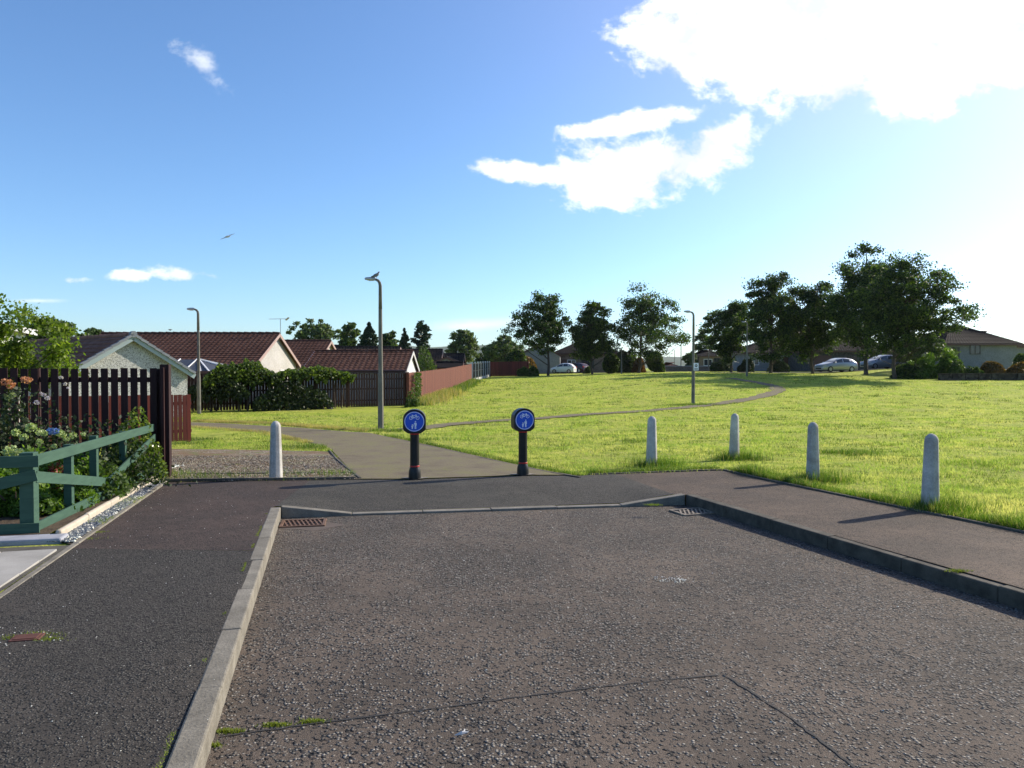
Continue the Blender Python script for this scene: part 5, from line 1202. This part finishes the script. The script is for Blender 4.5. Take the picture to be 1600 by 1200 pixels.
shrub('bright green leafy plant low behind the corner post of the green fence', X_(30, 8.7), 8.7, T(-5, 8) + .03, .55, .5, .36, 97, 'leaf_bright', 3000, .07, lump=.4, cat='plant', name='plant')
shrub('feathery green plant behind the lower rails near the corner post', X_(90, 9.0), 9.0, T(-5, 8.4) + .03, .32, .4, .34, 98, 'leaf_bright', 2600, .05, lump=.4, cat='plant', name='plant')
shrub('small red flowering heather behind the first short post', X_(75, 9.0), 9.0, T(-5.2, 9) + .05, .24, .2, .48, 99, 'leaf_red', 1300, .04, cat='plant', name='heather')
shrub('clump of green leaves under the V shaped rails', X_(140, 9.6), 9.7, T(-5.3, 9.6) + .05, .4, .35, .3, 100, 'leaf_hedge', 1800, .06, lump=.4, cat='plant', name='plant')
shrub('low dark plants by the middle of the green fence', X_(185, 10.6), 10.7, T(-5.5, 10.6) + .05, .4, .4, .4, 101, 'leaf_oak', 2000, .06, lump=.4, cat='plant', name='plant')
shrub('dark spindly bush filling the middle of the bed', X_(110, 10.2), 10.3, T(-6, 10.3) + .05, .8, .5, .75, 102, 'leaf_dark', 2600, .065, lump=.5, solid=False)
def strap(label, px, d, n, h, seed, mat='blade_long'):
    g = np.random.default_rng(seed); x = X_(px, d); z = T(x, d) + .05; t = thing('grassy_plant', label, 'plant', (x, d, z)); Vv = []
    for i in range(n):
        a = g.uniform(0, 2 * PI); l = g.uniform(.6, 1) * h; c, s = math.cos(a), math.sin(a); w = .009; pr = None
        for k in range(5):
            f = k / 4; r = l * .75 * f ** 1.5; zz = l * (f - .35 * f * f); cur = (r * c, r * s, zz, w * (1 - f * .9))
            if pr: Vv += [(pr[0] - s * pr[3], pr[1] + c * pr[3], pr[2]), (pr[0] + s * pr[3], pr[1] - c * pr[3], pr[2]), (cur[0] + s * cur[3], cur[1] - c * cur[3], cur[2]), (cur[0] - s * cur[3], cur[1] + c * cur[3], cur[2])]
            pr = cur
    npmesh('leaves', np.array(Vv), 4, M[mat], t)
strap('arching long leaved plant between the short posts of the green fence', 172, 10.3, 70, .55, 1); strap('dry yellow tufted plant seen through the green rails', 137, 9.8, 60, .38, 2, 'straw'); strap('thin leaved plant at the foot of the corner post', 60, 8.6, 50, .3, 3)

# far tree belt and hills
def hills():
    g = np.random.default_rng(3); nx_, ny_ = 160, 14; vs = []
    for j in range(ny_):
        f = j / (ny_ - 1); y = 1500 + 1700 * f
        for i in range(nx_):
            x = -2600 + 5200 * i / (nx_ - 1); u = x / y
            hgt = 88 + 14 * math.sin(u * 14 + 1.0) + 9 * math.sin(u * 31 + .3) + 4 * math.sin(u * 67)
            hgt *= .78 + .22 * math.cos((u + .12) * 3.0)
            hgt *= 1 - .45 * min(1, max(0, (u + .02) / .05))
            vs.append((x, y, -1 + max(0, hgt) * math.sin(min(1, f * 1.35) * PI / 2) ** 1.3))
    m = MB(); m.add(vs, [(j * nx_ + i, j * nx_ + i + 1, (j + 1) * nx_ + i + 1, (j + 1) * nx_ + i) for j in range(ny_ - 1) for i in range(nx_ - 1)]); return st(m.build('hills', M['hill'], smooth=True))
hills()

m = MB(); m.box((0, 2250, 56), (9600, 4800, 116)); hz = m.build('haze', M['white']); hm, hn, ho = newmat('thin summer air'); hv = hn.nodes.new('ShaderNodeVolumePrincipled'); hv.inputs['Color'].default_value = (.85, .92, 1, 1); hv.inputs['Density'].default_value = .00006; hv.inputs['Anisotropy'].default_value = .3
hn.links.new(hv.outputs[0], ho.inputs['Volume']); hz.data.materials.clear(); hz.data.materials.append(hm); tag(hz, kind='stuff')
# ------------------------------------------------------------------ sun, sky, camera
AZ, EL_ = R(60), R(28)        # azimuth clockwise from +Y
sun_dir = Vector((math.sin(AZ) * math.cos(EL_), math.cos(AZ) * math.cos(EL_), math.sin(EL_)))
sl = bpy.data.lights.new('sun', 'SUN'); sl.energy = 5.0; sl.angle = R(.5); sl.color = (1, .90, .735)
so = bpy.data.objects.new('sun', sl); COL.objects.link(so); so.rotation_euler = sun_dir.to_track_quat('Z', 'Y').to_euler(); so.location = (30, 20, 30)
w = bpy.data.worlds.new('World'); scene.world = w; w.use_nodes = True; nt = w.node_tree; nt.nodes.clear()
out = nt.nodes.new('ShaderNodeOutputWorld'); bg = nt.nodes.new('ShaderNodeBackground'); bg.inputs[1].default_value = .12
sky = nt.nodes.new('ShaderNodeTexSky'); sky.sky_type = 'NISHITA'; sky.sun_disc = False; sky.sun_elevation = EL_; sky.sun_rotation = AZ; sky.air_density = 1.0; sky.dust_density = .35; sky.ozone_density = 3.2
tc = nt.nodes.new('ShaderNodeTexCoord'); sp = nt.nodes.new('ShaderNodeSeparateXYZ'); L(nt, tc.outputs['Generated'], sp.inputs[0])
ysafe = math_(nt, 'MAXIMUM', sp.outputs[1], .05); U = math_(nt, 'DIVIDE', sp.outputs[0], ysafe); Vv_ = math_(nt, 'DIVIDE', sp.outputs[2], ysafe)
cmb = nt.nodes.new('ShaderNodeCombineXYZ'); L(nt, U, cmb.inputs[0]); L(nt, Vv_, cmb.inputs[1])
def nz(scale, detail, seed):
    n = N(nt, 'ShaderNodeTexNoise', Scale=scale, Detail=detail, Roughness=.62, Distortion=.2); mp = N(nt, 'ShaderNodeMapping', Location=(seed, seed * .7, 0), Scale=(1, 1.35, 1)); L(nt, cmb.outputs[0], mp.inputs[0]); L(nt, mp.outputs[0], n.inputs['Vector']); return n.outputs['Fac']
n1 = nz(8, 9, 3.1); n2 = nz(28, 8, 8.2)
def blob(px, py, a, b, rot=0):
    cu, cv = ray(px, py); a /= F; b /= F; c, s = math.cos(R(rot)), math.sin(R(rot))
    du = math_(nt, 'SUBTRACT', U, cu); dv_ = math_(nt, 'SUBTRACT', Vv_, cv)
    x = math_(nt, 'ADD', math_(nt, 'MULTIPLY', du, c / a), math_(nt, 'MULTIPLY', dv_, s / a)); y = math_(nt, 'ADD', math_(nt, 'MULTIPLY', du, -s / b), math_(nt, 'MULTIPLY', dv_, c / b))
    r = math_(nt, 'SQRT', math_(nt, 'ADD', math_(nt, 'MULTIPLY', x, x), math_(nt, 'MULTIPLY', y, y)))
    return math_(nt, 'SUBTRACT', 1.0, r)
def union(bl):
    r = bl[0]
    for b in bl[1:]:
        n = nt.nodes.new('ShaderNodeMath'); n.operation = 'SMOOTH_MAX'; L(nt, r, n.inputs[0]); L(nt, b, n.inputs[1]); n.inputs[2].default_value = .25; r = n.outputs[0]
    return r
def cloudmask(bl, amp1, amp2, lo, hi):
    f = union([blob(*b) for b in bl])
    f = math_(nt, 'ADD', f, math_(nt, 'MULTIPLY', math_(nt, 'SUBTRACT', n1, .5), amp1)); f = math_(nt, 'ADD', f, math_(nt, 'MULTIPLY', math_(nt, 'SUBTRACT', n2, .5), amp2))
    mr = nt.nodes.new('ShaderNodeMapRange'); mr.interpolation_type = 'SMOOTHSTEP'; mr.inputs[1].default_value = lo; mr.inputs[2].default_value = hi; L(nt, f, mr.inputs[0]); return mr.outputs[0]
big = cloudmask([(1330, 20, 330, 140, 0), (1090, 70, 135, 60, -8), (1205, 95, 110, 62, -15), (1420, 115, 110, 75, 0), (1560, 60, 160, 75, 0), (1290, 120, 100, 50, 0), (1290, -150, 420, 140, 0)], 1.7, 1.0, -.06, .34)
low = cloudmask([(990, 262, 125, 55, 0), (1110, 235, 80, 52, 20), (960, 300, 90, 30, 0), (815, 268, 95, 20, -5), (1140, 205, 40, 16, 20), (985, 192, 120, 22, 8), (1060, 250, 95, 42, 0)], 2.2, 1.3, -.04, .5)
wis = cloudmask([(318, 100, 60, 26, -48), (300, 80, 50, 20, -20)], 2.4, 2.2, .1, 1.1)
wis2 = cloudmask([(280, 428, 58, 15, -6), (205, 430, 42, 10, 0), (110, 438, 34, 8, 0)], 2.2, 2.6, .05, .95)
wis3 = cloudmask([(740, 508, 130, 14, 3), (60, 470, 60, 5, 0)], .8, .6, .0, 1.3)
mk = math_(nt, 'MAXIMUM', big, low); mk = math_(nt, 'MAXIMUM', mk, math_(nt, 'MULTIPLY', wis, .6)); mk = math_(nt, 'MAXIMUM', mk, math_(nt, 'MULTIPLY', wis2, .8)); mk = math_(nt, 'MAXIMUM', mk, math_(nt, 'MULTIPLY', wis3, .6))
front = math_(nt, 'GREATER_THAN', sp.outputs[1], .08); mk = math_(nt, 'MULTIPLY', mk, front, True)
cc = ramp(nt, n1, [(.38, (5.3, 5.6, 6.0)), (.56, (7.6, 7.7, 7.7))])
skc = mixc(nt, 1.0, sky.outputs[0], (.77, .95, 1.13), 'MULTIPLY'); dt = nt.nodes.new('ShaderNodeVectorMath'); dt.operation = 'DOT_PRODUCT'; L(nt, tc.outputs['Generated'], dt.inputs[0]); dt.inputs[1].default_value = sun_dir
gl = math_(nt, 'POWER', math_(nt, 'MAXIMUM', dt.outputs['Value'], 0.0), 5.0)   # milky aureole round the sun
glc = mixc(nt, 1.0, (3.4, 1.9, 1.6), ramp(nt, gl, [(0, (0, 0, 0)), (1, (1, 1, 1))]), 'MULTIPLY'); skc = mixc(nt, 1.0, skc, glc, 'ADD')
mx = mixc(nt, mk, skc, cc); L(nt, mx, bg.inputs[0]); L(nt, bg.outputs[0], out.inputs[0])

cam = bpy.data.cameras.new('camera'); co = bpy.data.objects.new('camera', cam); COL.objects.link(co)
co.location = (0, 0, CAMZ); co.rotation_euler = (PI / 2 - TH, 0, 0); cam.sensor_width = 36; cam.lens = 36 * F / 1600; cam.clip_start = .05; cam.clip_end = 12000
scene.camera = co
scene.view_settings.view_transform = 'Standard'; scene.view_settings.look = 'None'; scene.view_settings.gamma = 1; scene.view_settings.exposure = 0.58
scene.render.engine = 'CYCLES'; scene.cycles.use_denoising = True; scene.cycles.max_bounces = 6; scene.cycles.diffuse_bounces = 3; scene.cycles.transmission_bounces = 3; scene.cycles.transparent_max_bounces = 6
scene.cycles.use_adaptive_sampling = True; scene.cycles.adaptive_threshold = .015; scene.cycles.sample_clamp_indirect = 4
